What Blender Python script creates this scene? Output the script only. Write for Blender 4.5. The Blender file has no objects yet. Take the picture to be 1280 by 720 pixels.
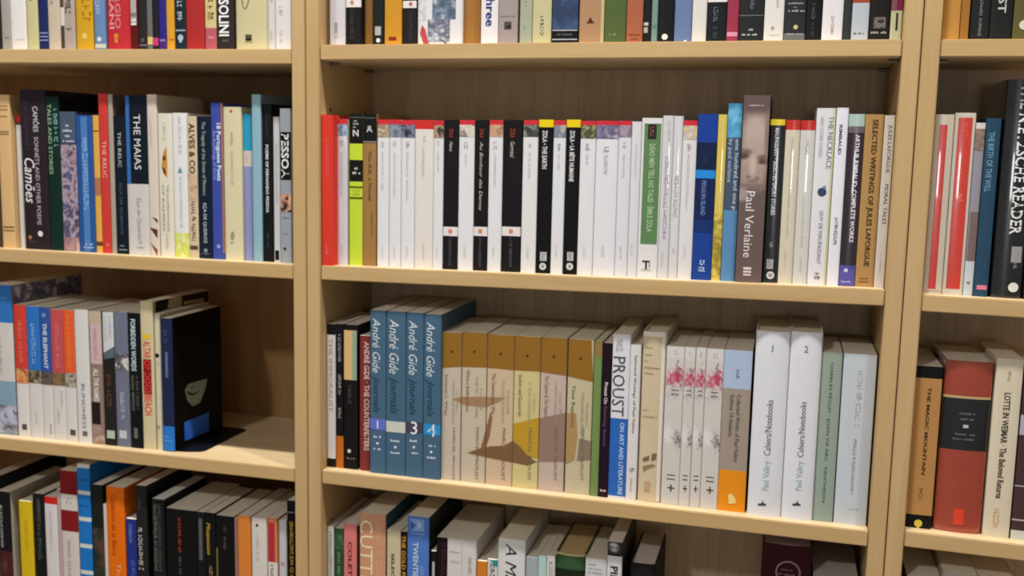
import bpy, bmesh, math, random, zlib
from mathutils import Matrix, Vector

scene = bpy.context.scene
COL = scene.collection
Z0 = 1.64                                   # height of the first visible shelf above the floor (m)

# ------------------------------------------------------------------ camera
cam_data = bpy.data.cameras.new('camera')
cam_data.sensor_width = 36.0
cam_data.lens = 35.912
cam_data.clip_start = 0.05
cam = bpy.data.objects.new('camera', cam_data)
COL.objects.link(cam)
_c = (0.6371, -1.3302, -0.1422)
_r = Matrix([[0.965585, -0.254445, -0.05389], [0.259273, 0.958065, 0.122018], [0.020583, -0.131791, 0.991064]])                           # columns: right, forward, up
_m = Matrix(((_r[0][0], _r[0][2], -_r[0][1]), (_r[1][0], _r[1][2], -_r[1][1]), (_r[2][0], _r[2][2], -_r[2][1]))).to_4x4()
_m.translation = Vector((_c[0], _c[1], _c[2] + Z0))
cam.matrix_world = _m
cam_data.dof.use_dof = True                  # the photograph is a little soft
cam_data.dof.focus_distance = 1.02
cam_data.dof.aperture_fstop = 8
scene.camera = cam

# ------------------------------------------------------------------ world, lamps, exposure
world = bpy.data.worlds.new('world')
scene.world = world
world.use_nodes = True
world.node_tree.nodes['Background'].inputs[0].default_value = (1.0, 0.985, 0.97, 1)
world.node_tree.nodes['Background'].inputs[1].default_value = 0.24

def lamp(name, loc, power, size, aim=None, color=(1, .98, .955), spread=math.pi):
    d = bpy.data.lights.new(name, 'AREA')
    d.shape = 'DISK'; d.size = size; d.energy = power; d.color = color; d.spread = spread
    o = bpy.data.objects.new(name, d); COL.objects.link(o)
    o.location = loc
    t = Vector(aim) - Vector(loc) if aim else Vector((0, 0, -1))
    o.rotation_euler = t.to_track_quat('-Z', 'Y').to_euler()
    return o
for x in (-.75, .35, 1.45):                  # track of ceiling spots close to the shelves
    lamp('track_lamp', (x, -.74, 4.3), 70, .12, (x, -.2, 1.0))
lamp('ceiling_lamp', (-.8, -3.5, 3.6), 46, .24, (.2, 0, 1.2))
_w = bpy.data.lights.new('streak_light', 'AREA')   # light added far behind the camera to put streaks on glossy spines
_w.shape = 'RECTANGLE'; _w.size = .42; _w.size_y = .25; _w.energy = 8; _w.color = (.95, .98, 1)
_wo = bpy.data.objects.new('streak_light', _w); COL.objects.link(_wo)
_wo.location = (1.0, -5.0, 1.42); _wo.rotation_euler = (math.pi / 2, 0, 0)
scene.view_settings.view_transform = 'Standard'
scene.view_settings.look = 'None'
scene.view_settings.exposure = -0.17
scene.view_settings.gamma = 1.0
scene.view_settings.use_curve_mapping = False

# ------------------------------------------------------------------ materials
def lin(hexs, k=1.0):
    h = hexs.lstrip('#')
    o = []
    for i in (0, 2, 4):
        c = int(h[i:i+2], 16) / 255
        c = c / 12.92 if c <= .04045 else ((c + .055) / 1.055) ** 2.4
        o.append(min(.9, c * k))
    return (*o, 1)
INK = 1.12
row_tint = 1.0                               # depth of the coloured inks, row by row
def ink(hexs):
    c = lin(hexs)[:3]
    hi, lo = max(c), min(c)
    k = INK
    if hi < .06: k *= .62                    # black inks
    elif hi < .17: k *= .85
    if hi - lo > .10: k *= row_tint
    return tuple(min(.9, v * k) for v in c) + (1,)
MATS = {}
def new_mat(name):
    m = bpy.data.materials.new(name); m.use_nodes = True
    nt = m.node_tree
    return m, nt, nt.nodes['Principled BSDF']
def node(nt, kind, **kw):
    n = nt.nodes.new(kind)
    for k, v in kw.items(): setattr(n, k, v)
    return n
def paper(hexs, finish='soft'):
    key = (hexs, finish, row_tint)
    if key in MATS: return MATS[key]
    m, nt, b = new_mat('printed_card')
    tc = node(nt, 'ShaderNodeTexCoord')
    n = node(nt, 'ShaderNodeTexNoise'); n.inputs['Scale'].default_value = 38; n.inputs['Detail'].default_value = 4
    nt.links.new(tc.outputs['Object'], n.inputs['Vector'])
    mix = node(nt, 'ShaderNodeMix', data_type='RGBA', blend_type='MIX')
    c = ink(hexs)
    mix.inputs['A'].default_value = (c[0] * .95, c[1] * .95, c[2] * .95, 1)
    mix.inputs['B'].default_value = (min(.92, c[0] * 1.04), min(.92, c[1] * 1.04), min(.92, c[2] * 1.04), 1)
    nt.links.new(n.outputs['Fac'], mix.inputs['Factor'])
    nt.links.new(mix.outputs['Result'], b.inputs['Base Color'])
    b.inputs['Roughness'].default_value = {'soft': .5, 'gloss': .22, 'ink': .5}[finish]
    b.inputs['Specular IOR Level'].default_value = {'soft': .14, 'gloss': .6, 'ink': .12}[finish]
    if finish == 'gloss':
        b.inputs['Coat Weight'].default_value = .9; b.inputs['Coat Roughness'].default_value = .035
    MATS[key] = m
    return m
def noise_print(cols, sc):
    key = ('N', tuple(cols), sc, row_tint)
    if key in MATS: return MATS[key]
    m, nt, b = new_mat('printed_picture')
    tc = node(nt, 'ShaderNodeTexCoord')
    n = node(nt, 'ShaderNodeTexNoise'); n.inputs['Scale'].default_value = sc; n.inputs['Detail'].default_value = 3
    n.inputs['Distortion'].default_value = .6
    off = node(nt, 'ShaderNodeMapping'); s = zlib.crc32(repr(key).encode())
    off.inputs['Location'].default_value = ((s % 97) * .1, (s % 89) * .1, (s % 83) * .1)
    nt.links.new(tc.outputs['Object'], off.inputs['Vector']); nt.links.new(off.outputs['Vector'], n.inputs['Vector'])
    r = node(nt, 'ShaderNodeValToRGB')
    e = r.color_ramp.elements
    while len(e) < len(cols): e.new(.5)
    for i, c in enumerate(cols):
        e[i].position = .32 + .36 * i / max(1, len(cols) - 1); e[i].color = ink(c)
    nt.links.new(n.outputs['Fac'], r.inputs['Fac']); nt.links.new(r.outputs['Color'], b.inputs['Base Color'])
    b.inputs['Roughness'].default_value = .5; b.inputs['Specular IOR Level'].default_value = .3
    MATS[key] = m
    return m
def blob_print(name, base, blobs, rough=.0, sc=9):
    if name in MATS: return MATS[name]
    m, nt, b = new_mat('printed_picture')
    uv = node(nt, 'ShaderNodeUVMap')
    nz = node(nt, 'ShaderNodeTexNoise'); nz.inputs['Scale'].default_value = sc; nz.inputs['Detail'].default_value = 3
    tc = node(nt, 'ShaderNodeTexCoord'); sp = node(nt, 'ShaderNodeMapping'); sp.inputs['Scale'].default_value = (14, 14, 14)
    nt.links.new(tc.outputs['Object'], sp.inputs['Vector']); nt.links.new(sp.outputs['Vector'], nz.inputs['Vector'])
    ce = node(nt, 'ShaderNodeVectorMath', operation='SUBTRACT'); ce.inputs[1].default_value = (.5, .5, .5)
    nt.links.new(nz.outputs['Color'], ce.inputs[0])
    am = node(nt, 'ShaderNodeVectorMath', operation='MULTIPLY'); am.inputs[1].default_value = (rough * 4, rough * .8, 0)
    nt.links.new(ce.outputs[0], am.inputs[0])
    ad = node(nt, 'ShaderNodeVectorMath', operation='ADD')
    nt.links.new(uv.outputs['UV'], ad.inputs[0]); nt.links.new(am.outputs[0], ad.inputs[1])
    cur = None
    for cx, cy, rx, ry, col in blobs:
        mp = node(nt, 'ShaderNodeMapping')
        mp.inputs['Location'].default_value = (-cx / rx, -cy / ry, 0); mp.inputs['Scale'].default_value = (1 / rx, 1 / ry, 0)
        nt.links.new(ad.outputs[0], mp.inputs['Vector'])
        ln = node(nt, 'ShaderNodeVectorMath', operation='LENGTH'); nt.links.new(mp.outputs['Vector'], ln.inputs[0])
        mr = node(nt, 'ShaderNodeMapRange', interpolation_type='SMOOTHSTEP')
        mr.inputs['From Min'].default_value = 1.0; mr.inputs['From Max'].default_value = .35
        nt.links.new(ln.outputs['Value'], mr.inputs['Value'])
        mx = node(nt, 'ShaderNodeMix', data_type='RGBA')
        nt.links.new(mr.outputs['Result'], mx.inputs['Factor'])
        if cur is None: mx.inputs['A'].default_value = ink(base)
        else: nt.links.new(cur, mx.inputs['A'])
        mx.inputs['B'].default_value = ink(col)
        cur = mx.outputs['Result']
    nt.links.new(cur, b.inputs['Base Color'])
    b.inputs['Roughness'].default_value = .45
    MATS[name] = m
    return m
def pages(hexs='#b3a899'):
    key = ('pages', hexs)
    if key in MATS: return MATS[key]
    m, nt, b = new_mat('page_edges')
    tc = node(nt, 'ShaderNodeTexCoord')
    mp = node(nt, 'ShaderNodeMapping'); mp.inputs['Scale'].default_value = (900, 6, 6)
    n = node(nt, 'ShaderNodeTexNoise'); n.inputs['Scale'].default_value = 1; n.inputs['Detail'].default_value = 3
    nt.links.new(tc.outputs['Object'], mp.inputs['Vector']); nt.links.new(mp.outputs['Vector'], n.inputs['Vector'])
    mix = node(nt, 'ShaderNodeMix', data_type='RGBA'); c = lin(hexs, 2.1)
    mix.inputs['A'].default_value = (c[0] * .86, c[1] * .85, c[2] * .84, 1); mix.inputs['B'].default_value = c
    nt.links.new(n.outputs['Fac'], mix.inputs['Factor']); nt.links.new(mix.outputs['Result'], b.inputs['Base Color'])
    b.inputs['Roughness'].default_value = .9; b.inputs['Specular IOR Level'].default_value = .1
    MATS[key] = m
    return m
def wood(name, c0, c1, axis, fine=1.0):
    m, nt, b = new_mat(name)
    tc = node(nt, 'ShaderNodeTexCoord')
    sc = {'x': (1.6, 34, 34), 'z': (34, 34, 1.6)}[axis]
    mp = node(nt, 'ShaderNodeMapping'); mp.inputs['Scale'].default_value = sc
    n1 = node(nt, 'ShaderNodeTexNoise'); n1.inputs['Scale'].default_value = 1; n1.inputs['Detail'].default_value = 5; n1.inputs['Distortion'].default_value = 1.2
    mp2 = node(nt, 'ShaderNodeMapping'); mp2.inputs['Scale'].default_value = tuple(v * 7 for v in sc)
    n2 = node(nt, 'ShaderNodeTexNoise'); n2.inputs['Scale'].default_value = 1; n2.inputs['Detail'].default_value = 3
    nt.links.new(tc.outputs['Object'], mp.inputs['Vector']); nt.links.new(tc.outputs['Object'], mp2.inputs['Vector'])
    nt.links.new(mp.outputs['Vector'], n1.inputs['Vector']); nt.links.new(mp2.outputs['Vector'], n2.inputs['Vector'])
    ad = node(nt, 'ShaderNodeMath', operation='MULTIPLY_ADD'); ad.inputs[1].default_value = .45 * fine
    nt.links.new(n2.outputs['Fac'], ad.inputs[0]); nt.links.new(n1.outputs['Fac'], ad.inputs[2])
    r = node(nt, 'ShaderNodeValToRGB'); e = r.color_ramp.elements
    e[0].position = .42; e[0].color = lin(c0); e[1].position = 1.0; e[1].color = lin(c1)
    nt.links.new(ad.outputs[0], r.inputs['Fac']); nt.links.new(r.outputs['Color'], b.inputs['Base Color'])
    b.inputs['Roughness'].default_value = .42; b.inputs['Specular IOR Level'].default_value = .35
    bp = node(nt, 'ShaderNodeBump'); bp.inputs['Strength'].default_value = .04; bp.inputs['Distance'].default_value = .001
    nt.links.new(n2.outputs['Fac'], bp.inputs['Height']); nt.links.new(bp.outputs['Normal'], b.inputs['Normal'])
    return m
M_SHELF = wood('birch_shelf', '#c29e69', '#cfb07e', 'x')
M_TOP = wood('birch_lit_top', '#c8ac80', '#d8c098', 'x')  # paler than the shelf birch: lamplight on the tops painted into the colour
M_PANEL = wood('birch_panel', '#c09d69', '#cdae7d', 'z')
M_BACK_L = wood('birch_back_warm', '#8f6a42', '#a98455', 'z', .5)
M_BACK = wood('birch_back', '#a98f6c', '#c9b18e', 'z', 1.6)
def plain(name, hexs, rough=.5, metal=0.0):
    m, nt, b = new_mat(name)
    tc = node(nt, 'ShaderNodeTexCoord'); n = node(nt, 'ShaderNodeTexNoise'); n.inputs['Scale'].default_value = 12
    nt.links.new(tc.outputs['Object'], n.inputs['Vector'])
    mix = node(nt, 'ShaderNodeMix', data_type='RGBA'); c = lin(hexs)
    mix.inputs['A'].default_value = tuple(v * .93 for v in c[:3]) + (1,); mix.inputs['B'].default_value = c
    nt.links.new(n.outputs['Fac'], mix.inputs['Factor']); nt.links.new(mix.outputs['Result'], b.inputs['Base Color'])
    b.inputs['Roughness'].default_value = rough; b.inputs['Metallic'].default_value = metal
    return m
M_FLOOR = plain('floor_vinyl', '#8d8278', .4)
M_WALL = plain('wall_paint', '#c9c4ba', .8)
M_BLACK = plain('black_enamel', '#0d0d0f', .32)
M_STEEL = plain('pin_steel', '#8c8680', .35, .8)
M_DARK = plain('dark_hole', '#2a1c10', .8)

# ------------------------------------------------------------------ mesh helpers
def link(name, me, parent=None):
    o = bpy.data.objects.new(name, me); COL.objects.link(o)
    if parent: o.parent = parent
    return o
def box_mesh(name, lo, hi, mat, bevel=.0008, tilt=0.0):
    bm = bmesh.new()
    bmesh.ops.create_cube(bm, size=1)
    for v in bm.verts:
        v.co = Vector([lo[i] + (v.co[i] + .5) * (hi[i] - lo[i]) for i in range(3)])
        if tilt: v.co.z += tilt * (v.co.x - lo[0])
    if bevel: bmesh.ops.bevel(bm, geom=bm.edges[:], offset=bevel, segments=2, affect='EDGES')
    me = bpy.data.meshes.new(name); bm.to_mesh(me); bm.free(); me.materials.append(mat)
    return me
class Print:
    """Flat print lying on a spine or cover: faces with their own inks."""
    def __init__(s): s.v = []; s.f = []; s.m = []; s.mi = []; s.uv = {}
    def ink(s, mat):
        if mat not in s.m: s.m.append(mat)
        return s.m.index(mat)
    def face(s, pts, mat, uvs=None):
        k = len(s.v); s.v += pts; s.f.append(tuple(range(k, k + len(pts)))); s.mi.append(s.ink(mat))
        if uvs: s.uv[len(s.f) - 1] = uvs
    def mesh(s, name):
        me = bpy.data.meshes.new(name); me.from_pydata(s.v, [], s.f)
        for m in s.m: me.materials.append(m)
        me.polygons.foreach_set('material_index', s.mi)
        if s.uv:
            l = me.uv_layers.new(name='UVMap')
            for p in me.polygons:
                if p.index in s.uv:
                    for li, uv in zip(p.loop_indices, s.uv[p.index]): l.data[li].uv = uv
        me.update()
        return me

def clip_x(P, x0, x1):
    def half(Q, sg, lim):
        o = []
        for i in range(len(Q)):
            a, b = Q[i], Q[(i + 1) % len(Q)]
            fa, fb = sg * (a[0] - lim), sg * (b[0] - lim)
            if fa >= 0: o.append(a)
            if (fa >= 0) != (fb >= 0):
                t = fa / (fa - fb); o.append((a[0] + t * (b[0] - a[0]), a[1] + t * (b[1] - a[1])))
        return o
    q = half(P, 1, x0)
    return half(q, -1, x1) if q else []

# ------------------------------------------------------------------ lettering
TEXT = {}
def text_shape(s, fl):
    key = (s, fl)
    if key not in TEXT:
        cu = bpy.data.curves.new('lettering', 'FONT')
        cu.body = s; cu.size = 1; cu.resolution_u = 2; cu.fill_mode = 'FRONT'
        if 'b' in fl: cu.offset = .022
        if 'i' in fl: cu.shear = .28
        ob = bpy.data.objects.new('lettering', cu)
        me = bpy.data.meshes.new_from_object(ob)
        vs = [(v.co.x, v.co.y) for v in me.vertices]; fs = [tuple(p.vertices) for p in me.polygons]
        bpy.data.objects.remove(ob); bpy.data.meshes.remove(me); bpy.data.curves.remove(cu)
        x0 = min(v[0] for v in vs); x1 = max(v[0] for v in vs)
        TEXT[key] = ([((x - x0) / (x1 - x0), y / .72) for x, y in vs], fs, x1 - x0)
    return TEXT[key]

# ------------------------------------------------------------------ one book
VERL = [(.50, .80, .72, .17, '#b5a094'), (.48, .67, .78, .16, '#ad988c'), (.46, .57, .70, .11, '#a08b80'), (.08, .700, .48, .026, '#735f58'),
        (.90, .672, .44, .028, '#715d56'), (.06, .680, .34, .022, '#54413c'), (.88, .652, .34, .022, '#54413c'), (.46, .63, .20, .08, '#bca79b'),
        (.30, .570, .14, .013, '#80695f'), (.64, .564, .14, .013, '#80695f'), (.48, .548, .34, .016, '#846d64'),
        (.46, .515, .80, .030, '#7c6861'), (.10, .475, .36, .05, '#9c8c8b'), (.50, .500, .34, .009, '#6a5852'), (.96, .80, .16, .2, '#857067'), (.5, .965, .95, .085, '#655250')]
ROSE = [(.5, .97, .9, .06, '#d0ccc8'), (.55, .775, 1.1, .05, '#b4aaa8'), (.55, .815, .7, .085, '#cc98a0'), (.70, .815, .36, .065, '#b04058'), (.30, .80, .32, .05, '#bc5c70'), (.62, .865, .2, .03, '#8c7880'),
        (.5, .70, .6, .02, '#a8a4a4'), (.78, .42, .35, .07, '#a8a29e'), (.82, .43, .2, .045, '#7d7672'), (.25, .45, .4, .09, '#d6d3d0')]
PORT = [(.45, .52, .46, .50, '#9a9696'), (.4, .78, .36, .18, '#b8b4b4'), (.25, .56, .16, .07, '#2a2829'), (.66, .54, .16, .07, '#2a2829'), (.45, .3, .14, .1, '#c0bcbc'), (.45, .14, .22, .06, '#4a4647')]

PART_NAMES = {'R': 'printed_panel', 'N': 'printed_picture', 'BL': 'printed_picture', 'G': 'printed_shape', 'O': 'emblem', 'Q': 'ring_emblem'}
def make_book(spec, group):
    X, ZB, W, H, Dp, SB, col, label, els, opt = spec
    k = .001
    w, h, d = W * k, H * k, Dp * k
    hard = opt.get('hard', False); gloss = opt.get('gloss', False)
    bulge = min(.0035, w * .09) if hard else (.0011 if gloss else .0005)
    r = min(.0022 if hard else .0012, w * .22)
    t = .0018 if hard and w > .012 else .00034
    def prof(x):
        x = min(max(x, 0), w)
        y = bulge * (2 * x / w - 1) ** 2
        e = min(x, w - x)
        if e < r: y += r - math.sqrt(max(0, r * r - (r - e) ** 2))
        return y
    root = bpy.data.objects.new('book', None); COL.objects.link(root)
    root.empty_display_size = .02
    root.location = (X * k, SB * k, Z0 + ZB * k)
    root['label'] = label; root['category'] = 'book'; root['group'] = group
    fin = 'gloss' if gloss else 'soft'
    # --- cover: spine with front and back boards
    seg = 10 if (hard or gloss) else 4
    xs = [0, r * .3, r] + [r + (w - 2 * r) * i / seg for i in range(1, seg)] + [w - r, w - r * .3, w]
    outer = [(0, d)] + [(x, prof(x)) for x in xs] + [(w, d)]
    inner = [(t, d)] + [(min(max(x, t), w - t), prof(x) + t) for x in xs] + [(w - t, d)]
    bands = [(a * k, b * k, c) for e in els if e[0] == 'D' for a, b, c in [e[1:4]]]
    lv = sorted({0.0, h} | {min(h, z) for b in bands for z in b[:2]})
    lv = [z for i, z in enumerate(lv) if i == 0 or z - lv[i - 1] > 1e-5]
    mats = [paper(col, fin), paper(opt.get('side', col), fin)]
    V = []; Fc = []; MI = []; SM = []
    n = len(outer)
    for z in lv: V += [(x, y, z) for x, y in outer]
    for li in range(len(lv) - 1):
        zm = (lv[li] + lv[li + 1]) / 2
        mi = 0
        for a, b, c in bands:
            if a <= zm <= b:
                mm_ = paper(c, fin)
                if mm_ not in mats: mats.append(mm_)
                mi = mats.index(mm_)
        for i in range(n - 1):
            q = li * n + i
            Fc.append((q, q + 1, q + 1 + n, q + n)); side = i in (0, n - 2)
            MI.append(1 if side else mi); SM.append(not side)
    top_m = mi
    def add(pts, f, m):
        b0 = len(V); V.extend(pts); Fc.append(tuple(b0 + i for i in f)); MI.append(m); SM.append(False)
    for i in range(n - 1):
        (ax, ay), (bx, by), (cx, cy), (ex, ey) = outer[i], outer[i + 1], inner[i + 1], inner[i]
        add([(ax, ay, h), (bx, by, h), (cx, cy, h), (ex, ey, h)], (0, 1, 2, 3), 1 if i in (0, n - 2) else top_m)
        add([(ax, ay, 0), (bx, by, 0), (cx, cy, 0), (ex, ey, 0)], (3, 2, 1, 0), 1)
        add([(ex, ey, 0), (cx, cy, 0), (cx, cy, h), (ex, ey, h)], (3, 2, 1, 0), 1)
    for (ax, ay), (bx, by), fl in ((outer[0], inner[0], 0), (outer[-1], inner[-1], 1)):
        add([(ax, ay, 0), (bx, by, 0), (bx, by, h), (ax, ay, h)], (0, 1, 2, 3) if fl == 0 else (3, 2, 1, 0), 1)
    me = bpy.data.meshes.new('cover'); me.from_pydata(V, [], Fc)
    for m in mats: me.materials.append(m)
    me.polygons.foreach_set('material_index', MI); me.polygons.foreach_set('use_smooth', SM); me.update()
    link('cover', me, root)
    # --- page block
    ins = .003 if hard else .0003
    e = .00015
    pp = [(t + e, d - (.004 if hard else .0008))] + [(min(max(x, t + e), w - t - e), prof(x) + t + e) for x in xs] + [(w - t - e, d - (.004 if hard else .0008))]
    pp = [q for i, q in enumerate(pp) if i == 0 or abs(q[0] - pp[i - 1][0]) + abs(q[1] - pp[i - 1][1]) > 1e-7]
    m_ = len(pp); PV = [(x, y, ins) for x, y in pp] + [(x, y, h - ins) for x, y in pp]
    PF = [tuple(range(m_ - 1, -1, -1)), tuple(range(m_, 2 * m_))] + [(i, (i + 1) % m_, (i + 1) % m_ + m_, i + m_) for i in range(m_)]
    me = bpy.data.meshes.new('page_block'); me.from_pydata(PV, [], PF); me.materials.append(pages(opt.get('pg', '#b3a899'))); me.update()
    link('page_block', me, root)
    # --- print on the spine
    parts = []
    lay = [.00018]
    def on(x, z): return (x, prof(x) - lay[0], z)
    def patch(P, x0, x1, z0, z1, mat, nx=8):
        kn = [x0] + [x for x in xs if x0 + 1e-5 < x < x1 - 1e-5] + [x1]
        for a, b in zip(kn, kn[1:]):
            ua, ub = (a - x0) / (x1 - x0), (b - x0) / (x1 - x0)
            P.face([on(a, z0), on(b, z0), on(b, z1), on(a, z1)], mat, [(ua, 0), (ub, 0), (ub, 1), (ua, 1)])
    def poly(P, pts, mat):
        x0, x1 = min(p[0] for p in pts), max(p[0] for p in pts)
        kn = [x0] + [x for x in xs if x0 + 1e-5 < x < x1 - 1e-5] + [x1]
        for a, b in zip(kn, kn[1:]):
            q = clip_x(pts, a, b)
            if len(q) > 2: P.face([on(x, z) for x, z in q], mat)
    def glyph_run(P, z0, z1, xc, hh, mat):
        rnd = random.Random(zlib.crc32(('%s%s%s' % (label, z0, xc)).encode()))
        z = z0; st = hh * .62
        while z - st * .6 > z1:
            if rnd.random() < .14: z -= st * .7; continue
            cw = st * rnd.uniform(.55, .85)
            up = hh * rnd.choice((.5, .5, .5, .62)); dn = hh * rnd.choice((.5, .5, .5, .3))
            a, b = xc - dn, xc + up
            kind = rnd.randrange(4)
            bars = [(a, b, z - cw * .28, z)] if kind != 3 else []
            if kind == 0: bars.append((a, a + hh * .24, z - cw, z - cw * .28))
            if kind == 1: bars += [(b - hh * .24, b, z - cw * .72, z - cw * .28), (a, b, z - cw, z - cw * .72)]
            if kind == 2: bars += [(xc - hh * .1, xc + hh * .1, z - cw, z - cw * .28)]
            if kind == 3: bars += [(a, a + hh * .26, z - cw, z), (b - hh * .26, b, z - cw, z)]
            for x0, x1, q0, q1 in bars:
                if q0 > z1: P.face([on(x0, q0), on(x1, q0), on(x1, q1), on(x0, q1)], mat)
            z -= st
    for el in els:
        t_ = el[0]
        if t_ in ('T', 'H'): ti = Print(); parts.append(('title', ti))
        if t_ in ('P', 'L'): sm = Print(); parts.append(('small_lettering', sm))
        if t_ in PART_NAMES:
            pr = Print(); parts.append((PART_NAMES[t_], pr))
        if t_ == 'R':
            patch(pr, el[1] * k, el[2] * k, el[3] * k, el[4] * k, paper(el[5], 'gloss' if gloss else 'ink'))
        elif t_ == 'N':
            patch(pr, el[1] * k, el[2] * k, el[3] * k, el[4] * k, noise_print(el[5], el[6]))
        elif t_ == 'G':
            poly(pr, [(a * k, b * k) for a, b in el[1]], paper(el[2], 'ink'))
        elif t_ in ('O', 'Q'):
            cx, cz, rr = el[1] * k, el[2] * k, el[3] * k
            cs = [(math.cos(2 * math.pi * i / 20), math.sin(2 * math.pi * i / 20)) for i in range(20)]
            if t_ == 'O': poly(pr, [(cx + rr * a, cz + rr * b) for a, b in cs], paper(el[4], 'ink'))
            else:
                th = el[4] * k
                for i in range(20):
                    (a, b), (a2, b2) = cs[i], cs[(i + 1) % 20]
                    pr.face([on(cx + rr * a, cz + rr * b), on(cx + (rr - th) * a, cz + (rr - th) * b), on(cx + (rr - th) * a2, cz + (rr - th) * b2), on(cx + rr * a2, cz + rr * b2)], paper(el[5], 'ink'))
        elif t_ == 'BL':
            if el[1] == 'verl': patch(pr, w * .01, w * .99, 0.0005, h - .0005, blob_print('verl', '#6a5552', VERL, .02, 6), 12)
            elif el[1] == 'rose': patch(pr, w * .01, w * .99, 0.0005, h - .0005, blob_print('rose', '#c8c3bc', ROSE, .22, 14))
            else: patch(pr, w * .03, w * .97, h - .0185, h - .0008, blob_print('port', '#1f1d1f', PORT, .05, 10))
        elif t_ == 'L':
            x0, x1, hh = el[2] * k, el[3] * k, el[5] * k
            rnd = random.Random(int(el[1] * 10)); x = x0; mt = paper(el[4], 'ink')
            cw = max(.0009, hh * .8)
            while x < x1 - cw * .3:
                if rnd.random() > .12 or hh < .0011:
                    f = rnd.uniform(.6, 1.0)
                    sm.face([on(x, el[1] * k - hh / 2), on(min(x1, x + cw * .8), el[1] * k - hh / 2), on(min(x1, x + cw * .8), el[1] * k - hh / 2 + hh * f), on(x, el[1] * k - hh / 2 + hh * f)], mt)
                x += cw if hh >= .0011 else cw * .8
        elif t_ == 'P':
            glyph_run(sm, el[1] * k, el[2] * k, el[3] * k, el[4] * k, paper(el[5], 'ink'))
        elif t_ == 'T':
            _, s, z0, z1, xc, hh, c, fl = el
            vs, fs, _w = text_shape(s, fl)
            z0, z1, xc, hh = z0 * k, z1 * k, xc * k, hh * k
            mt = ti.ink(paper(c, 'ink')); b0 = len(ti.v)
            for u, v in vs:
                if 'u' in fl: x, z = xc + hh / 2 - hh * v, z1 + (z0 - z1) * u
                else: x, z = xc - hh / 2 + hh * v, z0 + (z1 - z0) * u
                ti.v.append(on(x, z))
            for f in fs: ti.f.append(tuple(b0 + i for i in f)); ti.mi.append(mt)
        elif t_ == 'H':
            _, s, z, xc, ww, c, fl = el
            vs, fs, _w = text_shape(s, fl)
            z, xc, ww = z * k, xc * k, ww * k; hh = ww / _w * .72
            if len(s) == 1: hh = ww * 1.5; ww = hh * _w / .72
            mt = ti.ink(paper(c, 'ink')); b0 = len(ti.v)
            for u, v in vs: ti.v.append(on(xc - ww / 2 + ww * u, z - hh / 2 + hh * v))
            for f in fs: ti.f.append(tuple(b0 + i for i in f)); ti.mi.append(mt)
        elif t_ in ('S', 'SN'):
            mt = paper(el[2], 'ink') if t_ == 'S' else noise_print(el[2], el[3])
            cv = Print(); parts.append(('cover_print', cv))
            cv.face([(w + lay[0], a * k, b * k) for a, b in el[1]], mt)
        lay[0] += .00003
    for nm, p in parts:
        if p.f: link(nm, p.mesh(nm), root)
    return root

# ------------------------------------------------------------------ the room
fl = link('floor', box_mesh('floor', (-4, -4, -.05), (5.5, .45, 0), M_FLOOR, 0)); fl['kind'] = 'structure'
wl = link('wall_back', box_mesh('wall_back', (-4, .30, 0), (5.5, .45, 3.4), M_WALL, 0)); wl['kind'] = 'structure'

# ------------------------------------------------------------------ the three bookcases
SHELVES = {'l1t': (-0.0015, -0.0052), 'c1t': (0.0002, 0.0019), 'r1t': (0.0016, -0.0022), 'l2t': (-0.3079, -0.3095), 'c2t': (-0.3081, -0.3012), 'r2t': (-0.3053, -0.3129), 'l3t': (-0.6143, -0.6126), 'c3t': (-0.61, -0.6131), 'r3t': (-0.6076, -0.6167), 'l4t': (-0.9183, -0.9166), 'c4t': (-0.914, -0.9171), 'r4t': (-0.9116, -0.9207)}
W2, TH, IN = 0.0427, 0.0207, .762
PT = W2 / 2 - .0007                           # panel thickness
def cyl_mesh(name, c, rad, length, axis, mat, n=10):
    bm = bmesh.new()
    bmesh.ops.create_cone(bm, cap_ends=True, segments=n, radius1=rad, radius2=rad, depth=length)
    rot = Matrix.Rotation(math.pi / 2, 4, 'X') if axis == 'y' else Matrix.Rotation(math.pi / 2, 4, 'Y') if axis == 'x' else Matrix.Identity(4)
    bm.transform(Matrix.Translation(c) @ rot)
    me = bpy.data.meshes.new(name); bm.to_mesh(me); bm.free(); me.materials.append(mat)
    return me
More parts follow.
